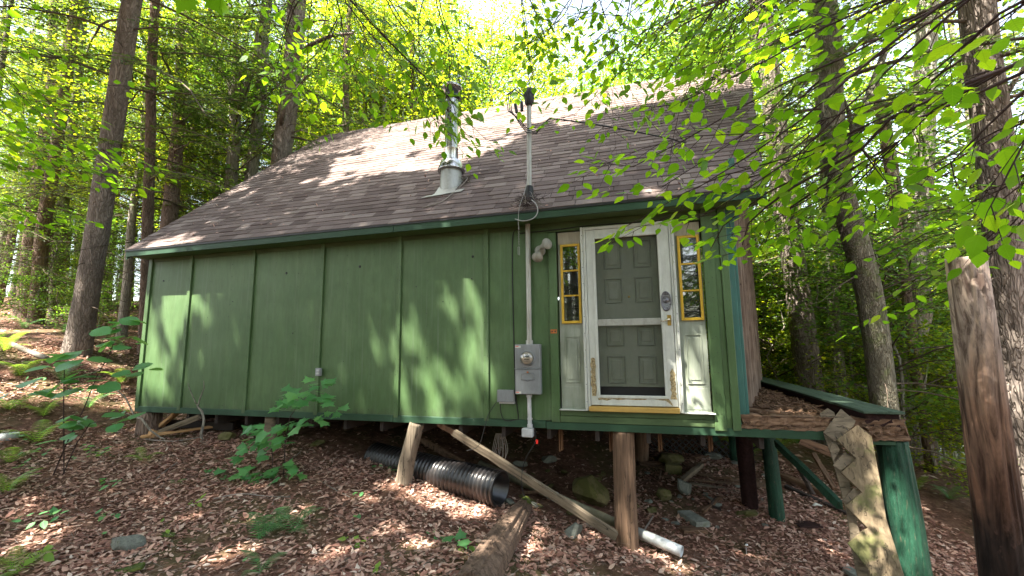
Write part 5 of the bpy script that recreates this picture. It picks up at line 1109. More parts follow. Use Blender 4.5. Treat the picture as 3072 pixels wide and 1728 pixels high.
hero('dark_hemlock', [(110, 960), (118, 820), (128, 700), (150, 560), (175, 400)], 13.5, [.18, .12], 'bark_h', 'dark trunk in the left background nearest the frame edge', HC[2], None, 14, seed=23)
hero('lichen_tree', [(165, 950), (170, 820), (185, 660), (205, 480)], 15.5, [.17, .1], 'bark_g', 'grey trunk right of the dark one in the left background', HC[1], None, 14, seed=24)
# -- the forest beyond
GF = 'forest trees beyond the cabin'; rs = np.random.RandomState(77); placed = []
LT = ['dark hemlock standing back in the forest', 'sunlit hemlock standing back in the forest', 'low hemlock standing back in the forest']
fwd_az = 90+YAW
def ok(x, y, md):
    if -2.2 < x < 10.2 and -1.5 < y < 9.3: return False
    if -16 < x < -4 and -8 < y < 1.5 and md > 1: return False
    for a, b in placed:
        if (a-x)**2+(b-y)**2 < md*md: return False
    return True
def azi(px): return fwd_az-math.degrees(math.atan((px-1536)/FPX))
tries = 0; cnt = [0, 0, 0]
WHERE = {True: 'left of the cabin', False: 'right of the cabin'}
while tries < 4000 and cnt[0] < 100:
    tries += 1; rel = rs.uniform(-53, 53); D = 9+34*rs.rand()**.8; a = R_(fwd_az-rel); x, y = CAM[0]+D*math.cos(a), CAM[1]+D*math.sin(a)
    if -8 < rel < 22 and (D < 27 or rs.rand() < .55): continue
    if 14 < rel < 34 and D < 12.5: continue
    if rel < -28 and D < 13.5: continue
    if rel > 12 and (D < 17 or rs.rand() < .85): continue
    if not ok(x, y, 1.6): continue
    placed.append((x, y)); cnt[0] += 1; k = rs.randint(3)
    sc = rs.uniform(.75, 1.15)
    if rel > 12: k = 1
    tree('forest_hemlock', x, y, TM[('h1', 'h2', 'g1')[rs.randint(3)]], HC[k] if rs.rand() < .55 else HC_high, LT[k]+' '+WHERE[rel < 0], GF, sc, rs.uniform(0, 6.28), (rs.normal(0, .03), rs.normal(0, .03)))
tries = 0
while tries < 4000 and cnt[1] < 36:
    tries += 1; rel = rs.uniform(-50, 50); D = 14+22*rs.rand(); a = R_(fwd_az-rel); x, y = CAM[0]+D*math.cos(a), CAM[1]+D*math.sin(a)
    if -7 < rel < 16 and D < 22: continue
    if not ok(x, y, 1.2): continue
    placed.append((x, y)); cnt[1] += 1; k = rs.randint(2)
    tree('forest_maple', x, y, TM['b1'], TC[k], 'tall '+('yellow' if k == 0 else 'fresh')+' green leafy tree in the forest '+WHERE[rel < 0], GF, rs.uniform(.75, 1.1), rs.uniform(0, 6.28))
# leafy crowns that close the view over the ridge, with gaps of sky
for px, D, k, s in ((1130, 16.5, 0, 1.0), (1480, 16.5, 0, .98), (1960, 16.5, 0, .80), (2090, 15, 1, .98), (2220, 15.5, 0, .95), (960, 16.5, 0, 1.), (1720, 21, 1, 1.05), (1600, 19, 0, 1.05), (1840, 19, 1, 1.), (1400, 17.5, 1, 1.)):
    a = R_(azi(px)); x, y = CAM[0]+D*math.cos(a), CAM[1]+D*math.sin(a); y = max(y, 8.6)
    tree('tall_maple', x, y, TM['b1'], TC[k], 'tall '+('yellow' if k == 0 else 'fresh')+' green tree behind the roof ridge', 'trees behind the ridge', s, px*.7)
for px, D, s_ in ((1230, 16.5, 1.05), (1330, 19, 1.1), (1080, 18, 1.)):
    a = R_(azi(px)); x, y = CAM[0]+D*math.cos(a), CAM[1]+D*math.sin(a); tree('ridge_hemlock', x, y, TM['h2'], HC[1], 'dark hemlock rising behind the chimney', 'trees behind the ridge', s_, px)
tries = 0; GU = 'young understory trees'
while tries < 5000 and cnt[2] < 130:
    tries += 1; rel = rs.choice([-1, 1])*rs.uniform(8, 52); D = 9+24*rs.rand()**1.3; a = R_(fwd_az-rel); x, y = CAM[0]+D*math.cos(a), CAM[1]+D*math.sin(a)
    if rel < 0 and D < 15.5: continue
    if not ok(x, y, .7): continue
    placed.append((x, y)); cnt[2] += 1; k = rs.randint(3)
    tree('understory_tree' if k < 2 else 'leafy_shrub', x, y, TM[('s1', 's2', 's2')[k]] if k < 2 else None, BC[k], ('green leafy young tree', 'yellow green leafy young tree', 'low leafy green shrub')[k]+' under the forest '+WHERE[rel < 0], GU, rs.uniform(.6, 1.05), rs.uniform(0, 6.28))
for i in range(75):      # sunlit saplings on the slope to the right
    rel = rs.uniform(17, 50); D = rs.uniform(13, 26); a = R_(fwd_az-rel); x, y = CAM[0]+D*math.cos(a), CAM[1]+D*math.sin(a); k = (1, 1, 0)[i % 3]
    tree('understory_tree', x, y, TM['s2' if k else 's1'], BC[k], ('green', 'yellow green')[k]+' leafy young tree on the downhill slope beyond the deck', GU, rs.uniform(.9, 1.5), rs.uniform(0, 6.28))
for rel, D, s_ in ((24, 27, .8), (31, 25, .7), (37, 29, .85), (43, 25, .7), (28, 34, .9), (48, 29, .8), (20, 30, .8), (34, 36, .9), (40, 38, .9), (17, 36, .9), (25, 42, 1.), (46, 40, 1.)):
    a = R_(fwd_az-rel); x, y = CAM[0]+D*math.cos(a), CAM[1]+D*math.sin(a); tree('forest_maple', x, y, TM['b1'], TC[0], 'tall yellow green leafy tree in the forest right of the cabin', GF, s_, rel)
# pale gravel track seen between the trunks down the slope
Lp = [gp_(px, py) for px, py in ((2560, 1318), (2700, 1352), (2850, 1385), (3000, 1400), (3072, 1405))]; Lp = [Lp[0]+(Lp[0]-Lp[1])*2]+Lp+[Lp[-1]+(Lp[-1]-Lp[-2])*3]
Vr = []; Fr = []
for i in range(61):
    u = i/60*(len(Lp)-1); k = min(int(u), len(Lp)-2); c = Lp[k]+(Lp[k+1]-Lp[k])*(u-k); d = Lp[k+1]-Lp[k]; nrm = np.array([-d[1], d[0], 0]); nrm /= np.linalg.norm(nrm)
    for w_ in np.linspace(-.2, 3.4, 9): q = c+nrm*(w_+.2*float(fbm([[u, w_, 3]], 2)[0])); Vr.append((q[0], q[1], g1(q[0], q[1])+.025))
    if i:
        for j in range(8): a = i*9+j; Fr.append((a-9, a-8, a+1, a))
tag(link('gravel_track', npmesh('gravel_track', Vr, Fr, plain('pale_gravel', (.45, .43, .40), .9, v=.3, sc=9), True)), 'pale gravel track down the slope at right', kind='structure')
# behind the camera: forest that the windows mirror
for i in range(64):
    if i < 22: x, y = 1.0+i*.55+rs.uniform(-.2, .2), -CAM[1]*-1-rs.uniform(6, 12)
    else: a = rs.uniform(math.pi*1.05, math.pi*1.95); D = rs.uniform(16, 27); x, y = CAM[0]+D*math.cos(a), CAM[1]+D*math.sin(a)
    k = (2, 2, 0)[i % 3] if i < 22 else i % 3
    tree('rear_hemlock', x, y, TM[('h1', 'h2', 'g1')[i % 3]], HC[k], 'hemlock facing the cabin front from the near side', 'trees facing the cabin front', rs.uniform(.8, 1.1), rs.uniform(0, 6.28))
# ------------------------------------------------------------------ high canopy out of view, added for shade, gaps cut along sun rays
def pip(px, py, poly):
    poly = np.asarray(poly); ins = np.zeros(len(px), bool); j = len(poly)-1
    for i in range(len(poly)):
        xi, yi = poly[i]; xj, yj = poly[j]; c = ((yi > py) != (yj > py)) & (px < (xj-xi)*(py-yi)/(yj-yi+1e-12)+xi); ins ^= c; j = i
    return ins
def proj(P):
    d = P-CAM; z = d@FW; return 1536+FPX*(d@RT)/z, 864-FPX*(d@UP)/z, z
# lit patches as they lie on the surfaces (outline in picture points, share of the canopy that is open there)
WALL_ = [([(395, 890), (470, 893), (593, 893), (590, 960), (560, 1010), (548, 1100), (520, 1215), (395, 1219)], 0.79), ([(593, 893), (640, 900), (625, 1000), (600, 985), (590, 960)], 0.47),
    ([(1395, 860), (1435, 860), (1445, 950), (1475, 1010), (1480, 1140), (1440, 1140), (1390, 1080), (1372, 1040), (1400, 960)], 0.92), ([(1290, 1150), (1400, 1110), (1430, 1200), (1410, 1255), (1300, 1240)], 0.59), ([(1100, 990), (1150, 990), (1150, 1060), (1105, 1075)], 0.47), ([(1205, 900), (1270, 1000), (1255, 1060), (1190, 1040), (1185, 1200), (1170, 1200), (1185, 960)], 0.47), ([(1320, 870), (1365, 870), (1360, 930), (1330, 940)], 0.52),
    ([(2055, 1120), (2085, 1130), (2120, 1240), (2055, 1240)], 0.97), ([(2125, 1090), (2165, 1120), (2155, 1210), (2135, 1190)], 0.77), ([(1715, 1070), (1745, 1080), (1740, 1120), (1715, 1110)], 0.42)]
ROOF = [([(960, 555), (1130, 525), (1340, 512), (1530, 435), (1620, 385), (1500, 350), (1440, 320), (1290, 350), (1140, 430), (1000, 480)], 0.98),
    ([(1380, 330), (1560, 300), (1830, 250), (2080, 215), (2150, 215), (2160, 250), (1900, 330), (1700, 380), (1560, 390), (1430, 370)], 0.48),
    ([(560, 650), (700, 570), (850, 530), (1000, 500), (1010, 470), (900, 480), (760, 530), (640, 590)], 0.45), ([(900, 540), (1020, 520), (1100, 540), (960, 590), (900, 590)], 0.3), ([(950, 420), (1200, 370), (1200, 430), (1050, 460), (940, 470)], 0.47),
    ([(380, 735), (560, 700), (640, 710), (520, 760), (380, 770)], 0.92), ([(640, 590), (760, 520), (900, 460), (940, 480), (800, 560), (660, 640)], 0.42), ([(2000, 300), (2060, 290), (2130, 310), (2050, 330)], 0.37)]
GRD = [([(0, 1100), (420, 1110), (420, 1235), (250, 1225), (0, 1180)], .6), ([(0, 1000), (300, 1010), (400, 1060), (0, 1090)], .75), ([(1150, 1440), (1350, 1500), (1460, 1530), (1440, 1560), (1200, 1500)], .35), ([(1080, 1560), (1500, 1570), (1700, 1640), (1780, 1728), (1200, 1728)], .16),
    ([(0, 1600), (300, 1640), (600, 1728), (0, 1728)], .2), ([(1490, 1615), (1590, 1610), (1600, 1670), (1500, 1670)], .8), ([(2570, 1540), (2640, 1530), (2650, 1600), (2580, 1590)], .6), ([(2600, 1330), (3072, 1380), (3072, 1480), (2620, 1440)], .35), ([(2200, 1640), (2320, 1650), (2320, 1728), (2200, 1700)], .3), ([(700, 1480), (1000, 1470), (1100, 1600), (700, 1560)], .2), ([(1300, 1420), (1500, 1420), (1500, 1530), (1300, 1500)], .3), ([(2690, 1380), (2770, 1370), (2790, 1728), (2700, 1728)], .35), ([(2850, 790), (2950, 780), (2970, 1000), (2900, 1010)], .7)]
WALL = [(p_, a_*.88) for p_, a_ in WALL_]
def openness(P):
    """share of the canopy that is open on the sun ray through each leaf"""
    d = -SUN; res = np.zeros(len(P)); done = np.zeros(len(P), bool)
    den = d[2]-PX*d[1]; t = ((RZ+(P[:, 1]-RE)*PX)-P[:, 2])/den; H = P+t[:, None]*d; ok_ = (H[:, 1] > RE) & (H[:, 1] < RD) & (H[:, 0] > -1.05) & (H[:, 0] < 8+(H[:, 1]-RE)*.236)
    def apply(H, ok_, S, floor):
        px, py, z = proj(H[ok_]); r = np.full(len(px), floor)
        for poly, a in S: r = np.where(pip(px, py, poly), np.maximum(r, a), r)
        res[ok_] = r; done[ok_] = True
    if ok_.any(): apply(H, ok_, ROOF, 0.)
    t = (0-P[:, 1])/d[1]; H = P+t[:, None]*d; ok_ = (~done) & (H[:, 2] > 0) & (H[:, 2] < 2.6) & (H[:, 0] > -1) & (H[:, 0] < 7.7)
    if ok_.any(): apply(H, ok_, WALL, 0.)
    q = ~done; idx_ = np.where(q)[0]
    if len(idx_):
        Q = P[idx_]; z = np.full(len(Q), -.8)
        for it in range(3): H = Q+((z-Q[:, 2])/d[2])[:, None]*d; z = gz(H[:, 0], H[:, 1])
        H = Q+((z-Q[:, 2])/d[2])[:, None]*d; vis = (H-CAM)@FW > .5; m_ = np.zeros(len(P), bool); m_[idx_[vis]] = True; Hf = np.zeros_like(P); Hf[idx_] = H
        if m_.any(): apply(Hf, m_, GRD, .04)
    return res
rsc = np.random.RandomState(99); NL = 135000
hx = rsc.uniform(-7, 10.8, NL); hy = rsc.uniform(-7.5, 5.0, NL); hh = rsc.uniform(10, 17, NL); base = np.c_[hx, hy, np.zeros(NL)]
P = base+np.array([SUN[0]/SUN[2], SUN[1]/SUN[2], 1.])*hh[:, None]
op = openness(P)
# dapple: open spots are round and a hand wide; the noise lives on the ray bundle (hx,hy)
nz = vn(np.c_[hx*2.8, hy*2.8, np.zeros(NL)])*.6+vn(np.c_[hx*7, hy*7, np.ones(NL)])*.4
nzr = np.argsort(np.argsort(nz))/NL
keep = nzr >= op
# single sun flecks: the canopy has a hole on the ray that ends at each of these points
FL = [(at(2935, 850, D=2.5), .10), (at(2925, 930, D=2.5), .08), (at(2950, 960, D=2.5), .07), (at(2700, 1450, Y=-.1), .09), (at(2735, 1560, Y=-.1), .10), (at(2700, 1650, Y=-.1), .08), (at(2600, 1530, Y=-.5), .12), (at(2620, 1680, Y=-.55), .07),
    (at(1495, 1640, D=3.7), .13), (at(1475, 1660, D=3.6), .10), (at(2090, 1200, Y=0), .10), (at(2100, 1150, Y=0), .07), (at(2150, 1150, Y=0), .05), (at(2075, 1220, Y=0), .10), (at(1380, 1390, Y=.3), .12), (at(1290, 1370, Y=.3), .10), (at(1460, 1440, Y=0), .10),
    (at(425, 762, Y=-.3), .14), (at(500, 757, Y=-.3), .14), (at(1900, 1370, Y=-.1), .06), (at(1440, 1350, Y=0), .07), (at(1530, 1400, Y=0), .06), (at(1740, 1525, Y=-.05), .06), (at(1890, 1580, Y=-.1), .07), (at(1990, 1620, Y=-.3), .07)]
WS = .60
for (px, py, r) in [(430, 950, .2), (430, 1050, .16), (500, 930, .2), (540, 960, .15), (520, 1040, .1), (560, 910, .12), (400, 1150, .14), (490, 1120, .10), (620, 940, .07), (1415, 900, .14), (1405, 960, .15), (1425, 1010, .17), (1450, 1060, .15), (1400, 1060, .12), (1460, 1110, .10), (1390, 1180, .12), (1410, 1220, .10), (1350, 1160, .13), (1310, 1200, .08), (1300, 1150, .06), (1125, 1015, .09), (1130, 1050, .07), (1235, 1010, .07), (1245, 1040, .07), (1340, 900, .08), (1345, 930, .05), (1190, 1170, .07), (1195, 1110, .05), (1725, 1095, .04), (1480, 1040, .05), (2085, 1000, .035)]: FL.append((at(px, py, Y=0), r*WS))
for (px, py, r) in [(60, 1180, .5), (250, 1190, .35), (340, 1215, .3), (80, 1040, .6), (250, 1060, .5), (340, 1090, .3), (200, 1020, .4), (1190, 1460, .13), (1330, 1510, .14), (1420, 1535, .15), (1240, 1490, .1), (1620, 1600, .09), (1570, 1640, .12), (1650, 1680, .12), (1150, 1600, .07), (900, 1440, .08), (1000, 1660, .08), (700, 1660, .10), (150, 1600, .12), (80, 1660, .12), (1250, 1640, .08), (2270, 1660, .12), (2250, 1550, .10), (2000, 1680, .08), (2650, 1380, .3), (2850, 1420, .25), (2500, 1650, .1), (600, 1560, .08), (450, 1500, .06), (1100, 1500, .06)]: FL.append((gp_(px, py), r))
nzf = vn(np.c_[hx*6.5+4, hy*6.5, np.ones(NL)*3])
for c_, r_ in FL:
    d_ = P-np.array(c_); t_ = d_@SUN; q_ = np.linalg.norm(d_-t_[:, None]*SUN, axis=1); keep &= ~((t_ > 0) & (q_ < r_*(.55+.95*nz)+.08) & (nzf > .22))
P = P[keep]; trunks = [(-7.5, -8.5), (-2.5, -10.5), (2.5, -10), (7.2, -11), (11.5, -8), (-9.5, -3), (14.5, -4)]
cell = np.argmin([(P[:, 0]-a)**2+(P[:, 1]-b)**2 for a, b in trunks], axis=0)
for i, (tx, ty) in enumerate(trunks):
    Q = P[cell == i]; zb_ = g1(tx, ty)
    if len(Q) < 50: continue
    n = len(Q); ln = rsc.uniform(.13, .20, n); v1, f1 = instance(L2, Q-np.array([tx, ty, zb_]), frames(n, rsc, .5), ln, ln*.75)
    ends = Q[rsc.randint(0, n, 60)]-np.array([tx, ty, zb_]); lines = []
    for e in ends:
        s = np.array([0, 0, rsc.uniform(5, 9)]); mid = (s+e)/2+np.array([0, 0, .3]); lines.append(np.array([s, mid, e]))
    if False: lines = lines
    v2, f2 = branch_lines(lines, [.03]*len(lines)); V, F, mi = join([(v1, f1, 0), (v2, f2, 1)])
    t = empty('added_canopy_tree', (tx, ty, zb_), 'added tree out of view, crown cut to shade the cabin and pass sun patches', 'tree', 'trees added out of view to shade the cabin')
    o = link('trunk', TM['h1'], t, (0, 0, -.3)); link('crown', npmesh('crown', V, F, [M['leaf_c'], M['twig_h']], mi=mi), t)
# ------------------------------------------------------------------ near beech boughs
def beechleaf(seed, m='leaf_f', teeth=10, wid=.25):
    rs = np.random.RandomState(seed); half = []
    for i in range(teeth+1):
        t = i/teeth; wv = wid*math.sin(math.pi*t**.8)**1.0*(1.22-.5*t) if 0 < t < 1 else 0.
        half.append((wv*(1+(.10 if i % 2 else -.02)), t))
    mid = [(0, t, -.05*math.sin(math.pi*t)-.10*t*t) for _, t in half]; V = list(mid); n = len(mid)
    for sgn in (-1, 1): V += [(sgn*w_, t+.02, mid[i][2]+.10*w_*2-.02*rs.rand()) for i, (w_, t) in enumerate(half)]
    F = []
    for i in range(n-1):
        for s_ in (0, 1):
            o_ = n*(1+s_); q = (i, i+1, o_+i+1, o_+i); q = q if s_ == 0 else q[::-1]; F += [(q[0], q[1], q[2]), (q[0], q[2], q[3])]
    V = np.array(V)*np.array([1, .86, 1])+np.array([0, .14, 0]); b = len(V)
    V = np.vstack([V, [(-.008, 0, 0), (.008, 0, 0), (0, .16, 0)]]); F.append((b, b+1, b+2)); return V, np.array(F)
BL = [beechleaf(i) for i in range(4)]; ML = []
def mapleleaf():
    out = [(0, 0), (.18, .02), (.46, .0), (.36, .18), (.55, .38), (.34, .42), (.30, .55), (.16, .60), (0, 1.0)]; V = [(0, .25, 0)]+[(x, y, -.10*x) for x, y in out]+[(-x, y, -.10*abs(x)) for x, y in out[1:-1][::-1]]
    n = len(V)-1; F = [(0, i, i % n+1) for i in range(1, n+1)]; return np.array(V), np.array([(a, b, c) for a, b, c in F])
ML = mapleleaf()
def extra(lines, k, amp, rs):
    out = list(lines)
    for q in range(k):
        for P, r in lines:
            P = np.array(P); t = np.linspace(.1, 1, len(P))[:, None]; out.append((P+t*rs.normal(0, amp, 3)+np.cumsum(rs.normal(0, amp*.15, P.shape), 0)*t, r*.8))
    return out
def bough(tree_obj, lines, leaf_len, m, twm, leafN, rs, twigL=.4, spacing=.075, facing=None, tpls=BL, obj_max=None, droop=.15, bname='bough', edge=0.):
    """lines: list of (world polyline, radius). Returns count of leaf objects made"""
    made = 0; pend = []
    for P, r in lines:
        P = np.array(P); o0 = P[0].copy(); seg = np.linalg.norm(np.diff(P, axis=0), axis=1); S = np.r_[0, np.cumsum(seg)]; L = S[-1]
        Lb = [P]; Rb = [r]; leaves = []
        def at_s(s): return np.array([np.interp(s, S, P[:, j]) for j in range(3)])
        s = L*.12; side = 1
        while s < L:
            q = at_s(s); t = at_s(min(L, s+.03))-at_s(max(0, s-.03)); t /= np.linalg.norm(t)+1e-9
            hor = np.cross(t, [0, 0, 1.]); hor /= np.linalg.norm(hor)+1e-9; dirv = t*.75+side*hor*.8+np.array([0, 0, rs.normal(-.05, .18)]); dirv /= np.linalg.norm(dirv)
            l2 = twigL*rs.uniform(.35, 1.)*(1-.5*s/L)
            k = max(2, int(l2/spacing)); zz = np.linspace(0, 1, k+1); tw = q+dirv*zz[:, None]*l2; tw[:, 2] -= droop*l2*zz**2; tw += np.cumsum(rs.normal(0, .006, tw.shape), 0)*zz[:, None]
            Lb.append(tw); Rb.append(.0022)
            for j in range(1, k+1):
                sg = 1 if j % 2 else -1; tt = dirv*.8+sg*np.cross(dirv, [0, 0, 1.])*.9; 
                if j == k: tt = dirv
                leaves.append((tw[j], tt))
            side = -side; s += rs.uniform(.7, 1.2)*spacing*1.8
        leaves.append((P[-1], P[-1]-P[-2]))
        V, F = branch_lines(Lb, Rb, n=5); bo = link(bname, npmesh(bname, V-o0, F, M[twm], True), tree_obj); bo.location = tuple(o0-np.array(tree_obj.location))
        for q, d in leaves: pend.append((bo, o0, q, d))
    # the nearest become objects, the rest are joined per bough
    dist = [np.linalg.norm(q-CAM) for _, _, q, _ in pend]; order = np.argsort(dist); cut = set(order[:leafN].tolist()); rest = {}
    cache = []
    for V, F in (tpls if isinstance(tpls, list) else [tpls]): cache.append(npmesh('leaf', V*leaf_len, F, M[m], True, lc=V))
    for i, (bo, o0, q, d) in enumerate(pend):
        d = np.array(d, float); d = d/(np.linalg.norm(d)+1e-9)+rs.normal(0, .12, 3); d[2] -= rs.uniform(0, .25); d /= np.linalg.norm(d)
        up = np.array([0, 0, 1.])+rs.normal(0, .28, 3)
        if facing is not None: up = up+np.array(facing)
        x = np.cross(d, up); x /= np.linalg.norm(x); z = np.cross(x, d); s = rs.uniform(.65, 1.15)
        if i in cut:
            o = link('leaf', cache[i % len(cache)], bo); o.matrix_basis = Matrix(((x[0]*s, d[0]*s, z[0]*s, q[0]-o0[0]), (x[1]*s, d[1]*s, z[1]*s, q[1]-o0[1]), (x[2]*s, d[2]*s, z[2]*s, q[2]-o0[2]), (0, 0, 0, 1))); made += 1
        else: rest.setdefault(bo.name, (bo, []))[1].append((q-o0, np.stack([x, d, z]), s, i))
    for bo, lst in rest.values():
        V_, F_, C_, b0 = [], [], [], 0
        for q, Fm, s, i in lst:
            T, F = (tpls if isinstance(tpls, list) else [tpls])[i % len(cache)]; V_.append((T*leaf_len*s)@Fm+q); F_.append(F+b0); C_.append(T); b0 += len(T)
        tag(link('leaf', npmesh('leaf', np.vstack(V_), np.vstack(F_), M[m], True, lc=np.vstack(C_)), bo), kind='stuff')
    return made
def pxl(pts, D0, D1=None):
    D1 = D1 or D0; n = len(pts); return [at(x, y, D=D0+(D1-D0)*i/(n-1)) for i, (x, y) in enumerate(pts)]
rb_ = np.random.RandomState(8)
beR = TH('beech_tree', (10.6, -5.2, g1(10.6, -5.2)), 'beech whose near leafy boughs reach in from the upper right', 'tree')
o = link('trunk', TM['g1'], beR, (0, 0, -.3)); o.scale = (.8, .8, .6)
R_lines = [(pxl([(2990, -90), (2841, 0), (2700, 110), (2549, 232), (2406, 358), (2250, 465), (2155, 525), (2090, 565)], 1.7, 2.4), .008), (pxl([(2900, -20), (2740, 60), (2540, 170), (2364, 244), (2200, 335), (2048, 423), (1900, 500), (1760, 485)], 2.0, 2.9), .007),
    (pxl([(3200, 110), (3072, 185), (2883, 256), (2674, 352), (2585, 447), (2382, 560), (2300, 620), (2245, 670), (2227, 735)], 1.9, 2.6), .012), (pxl([(2585, 447), (2630, 510), (2674, 566), (2680, 640)], 2.15, 2.3), .004),
    (pxl([(2760, 300), (2650, 352), (2430, 453), (2286, 495), (2160, 530), (2040, 585), (1950, 640), (1850, 695)], 2.0, 2.7), .005), (pxl([(3180, 190), (3072, 274), (2940, 400), (2853, 489), (2870, 560)], 1.5, 1.8), .006),
    (pxl([(3150, 480), (3000, 570), (2880, 620), (2740, 640), (2600, 650)], 2.0, 2.6), .005), (pxl([(3150, -40), (3000, 40), (2900, 130), (2800, 215), (2740, 260)], 1.35, 1.7), .006), (pxl([(2860, -60), (2700, -10), (2520, 50), (2350, 110), (2220, 170), (2120, 250)], 2.3, 3.0), .006),
    (pxl([(2560, -50), (2420, 20), (2300, 90), (2200, 130), (2080, 180)], 2.6, 3.2), .005), (pxl([(3140, 560), (3020, 690), (2940, 740), (2860, 760)], 2.4, 3.0), .005), (pxl([(2700, 420), (2560, 560), (2440, 640), (2360, 720)], 2.2, 2.7), .005), (pxl([(2480, 360), (2380, 450), (2330, 540), (2250, 600)], 2.3, 2.7), .004),
    (pxl([(3150, 330), (3000, 400), (2800, 520), (2650, 600), (2500, 720)], 2.1, 2.9), .006), (pxl([(2600, 480), (2420, 600), (2250, 690), (2120, 720)], 2.4, 3.1), .005), (pxl([(2980, 230), (2800, 330), (2680, 450), (2560, 520)], 1.9, 2.4), .005)]
bough(beR, extra(R_lines, 1, .17, rb_)+extra(R_lines[::2], 1, .2, rb_)[8:], .100, 'leaf_f', 'twig', 295, rb_, .36, .062, facing=None)
beC = TH('beech_tree', (7.0, -8.0, g1(7., -8.)), 'beech whose boughs hang into the top centre above the roof', 'tree')
o = link('trunk', TM['b1'], beC, (0, 0, -.3)); o.scale = (.8, .8, .6)
C_lines = [(pxl([(1030, -60), (1051, 0), (1137, 95), (1221, 179), (1280, 238), (1334, 322), (1385, 375)], 2.7, 3.2), .006), (pxl([(1130, -60), (1180, 40), (1230, 110), (1268, 200), (1290, 300), (1330, 370)], 2.9, 3.2), .005), (pxl([(1300, -60), (1312, 20), (1346, 130), (1350, 240), (1330, 300)], 2.8, 3.1), .005),
    (pxl([(1000, -60), (1020, 40), (1035, 130), (1060, 230), (1110, 320)], 3., 3.2), .005), (pxl([(1100, 120), (1060, 200), (1090, 280), (1150, 340)], 3.1, 3.3), .003), (pxl([(930, -60), (880, 30), (850, 120), (830, 200), (845, 290)], 2.7, 3.2), .005), (pxl([(1010, 60), (960, 150), (900, 210), (850, 250)], 2.9, 3.2), .004), (pxl([(700, -50), (760, 30), (800, 90), (860, 130)], 2.8, 3.2), .004), (pxl([(1230, 190), (1240, 280), (1300, 380), (1380, 370)], 3.0, 3.2), .003)]
C2 = [(pxl([(1560, -60), (1600, 20), (1630, 100), (1640, 150)], 3.2, 3.6), .005), (pxl([(1760, -60), (1740, 40), (1700, 110), (1640, 160)], 3.2, 3.7), .005), (pxl([(1900, -60), (1880, 60), (1800, 140), (1760, 190)], 3.2, 3.8), .005), (pxl([(2050, -60), (2000, 60), (1940, 160), (1860, 220), (1800, 250)], 3.2, 3.9), .006), (pxl([(2200, -60), (2120, 60), (2050, 150), (1990, 230), (1960, 330)], 3.2, 3.7), .006), (pxl([(2300, -60), (2200, 60), (2150, 180), (2080, 250)], 3., 3.5), .005), (pxl([(1850, 100), (1800, 220), (1790, 300)], 3.5, 3.7), .003), (pxl([(2360, -60), (2260, 20), (2160, 90), (2020, 120)], 3., 3.4), .005)]
bough(beC, extra(C_lines, 2, .16, rb_)+extra(C2, 4, .30, rb_), .088, 'leaf_f', 'twig', 290, rb_, .38, .06, facing=np.array([.3, -.6, -.2]))
beL = TH('beech_tree', (1.2, -5.4, g1(1.2, -5.4)), 'beech whose flat leaf sprays reach in from the left edge', 'tree')
o = link('trunk', TM['b1'], beL, (0, 0, -.3)); o.scale = (.6, .6, .5)
L_lines = [(pxl([(-150, 90), (0, 215), (100, 330), (200, 410), (330, 480)], 3.2, 3.9), .005), (pxl([(-150, 250), (0, 330), (120, 410), (250, 470), (320, 490)], 3.4, 4.1), .004), (pxl([(-150, 330), (0, 430), (80, 450), (180, 480)], 3.0, 3.6), .004), (pxl([(-150, 580), (0, 600), (80, 625), (170, 640)], 3.6, 4.2), .004), (pxl([(-150, 150), (0, 260), (60, 280), (160, 300)], 3.0, 3.5), .004), (pxl([(-150, 480), (0, 490), (80, 510), (140, 530)], 3.2, 3.7), .004), (pxl([(-120, 60), (20, 110), (120, 150), (210, 190)], 3.6, 4.2), .004)]
bough(beL, extra(L_lines, 2, .2, rb_), .10, 'leaf_f', 'twig', 280, rb_, .4, .06)
mpT = TH('maple_bough', tuple(at(600, -120, D=1.5)), 'near maple twig with two big bright leaves at the top edge', 'branch')
bough(mpT, [(pxl([(600, -120), (620, -40), (660, 0)], 1.6, 1.6), .004), (pxl([(600, -120), (570, -60), (560, -20)], 1.5, 1.55), .004)], .10, 'leaf_f', 'twig', 10, rb_, .12, .09, tpls=[ML])
# ------------------------------------------------------------------ saplings, seedlings, ferns
def sapling(name, stems, leaves, label, m='leaf_s', tpl=None, size=.12, cat='sapling', group=None, org=None):
    org = np.array(org if org is not None else stems[0][0][0]); t = empty(name, tuple(org), label, cat, group)
    for P, r in stems:
        b = MB(); b.tube([np.array(p)-org for p in P], list(np.linspace(r, r*.4, len(P))), 6); b.build('stem', M['twig'], t)
    T, F = tpl or ML; size = size*(1.35 if cat == 'seedling' else 1.); me = npmesh('leaf', T*size, F, M[m], True, lc=T)
    for q, s in leaves:
        q = np.array(q); o = link('leaf', me, t, tuple(q-org)); 
        az = random.uniform(0, 6.28); o.rotation_euler = (random.gauss(0, .25)+.30*math.cos(az), random.gauss(0, .25)-.30*math.sin(az), az); o.scale = (s, s, s)
    return t
def A(px, py, D): return at(px, py, D=D)
def cluster(cx_, cy_, w_, h_, n, D, s0=.8, s1=1.3): return [(A(cx_+random.uniform(-w_, w_), cy_+random.uniform(-h_, h_), D+random.uniform(-.2, .2)), random.uniform(s0, s1)) for _ in range(n)]
gs = gp_(180, 1430); Ds = float((gs-CAM)@FW)
rl = (np.array([(0, 0, 0), (-.36, .22, .05), (-.46, .5, .02), (-.3, .8, -.03), (0, 1, -.08), (.3, .8, -.03), (.46, .5, .02), (.36, .22, .05), (0, .5, -.0)]), np.array([(8, (i+1) % 8, i) for i in range(8)]))
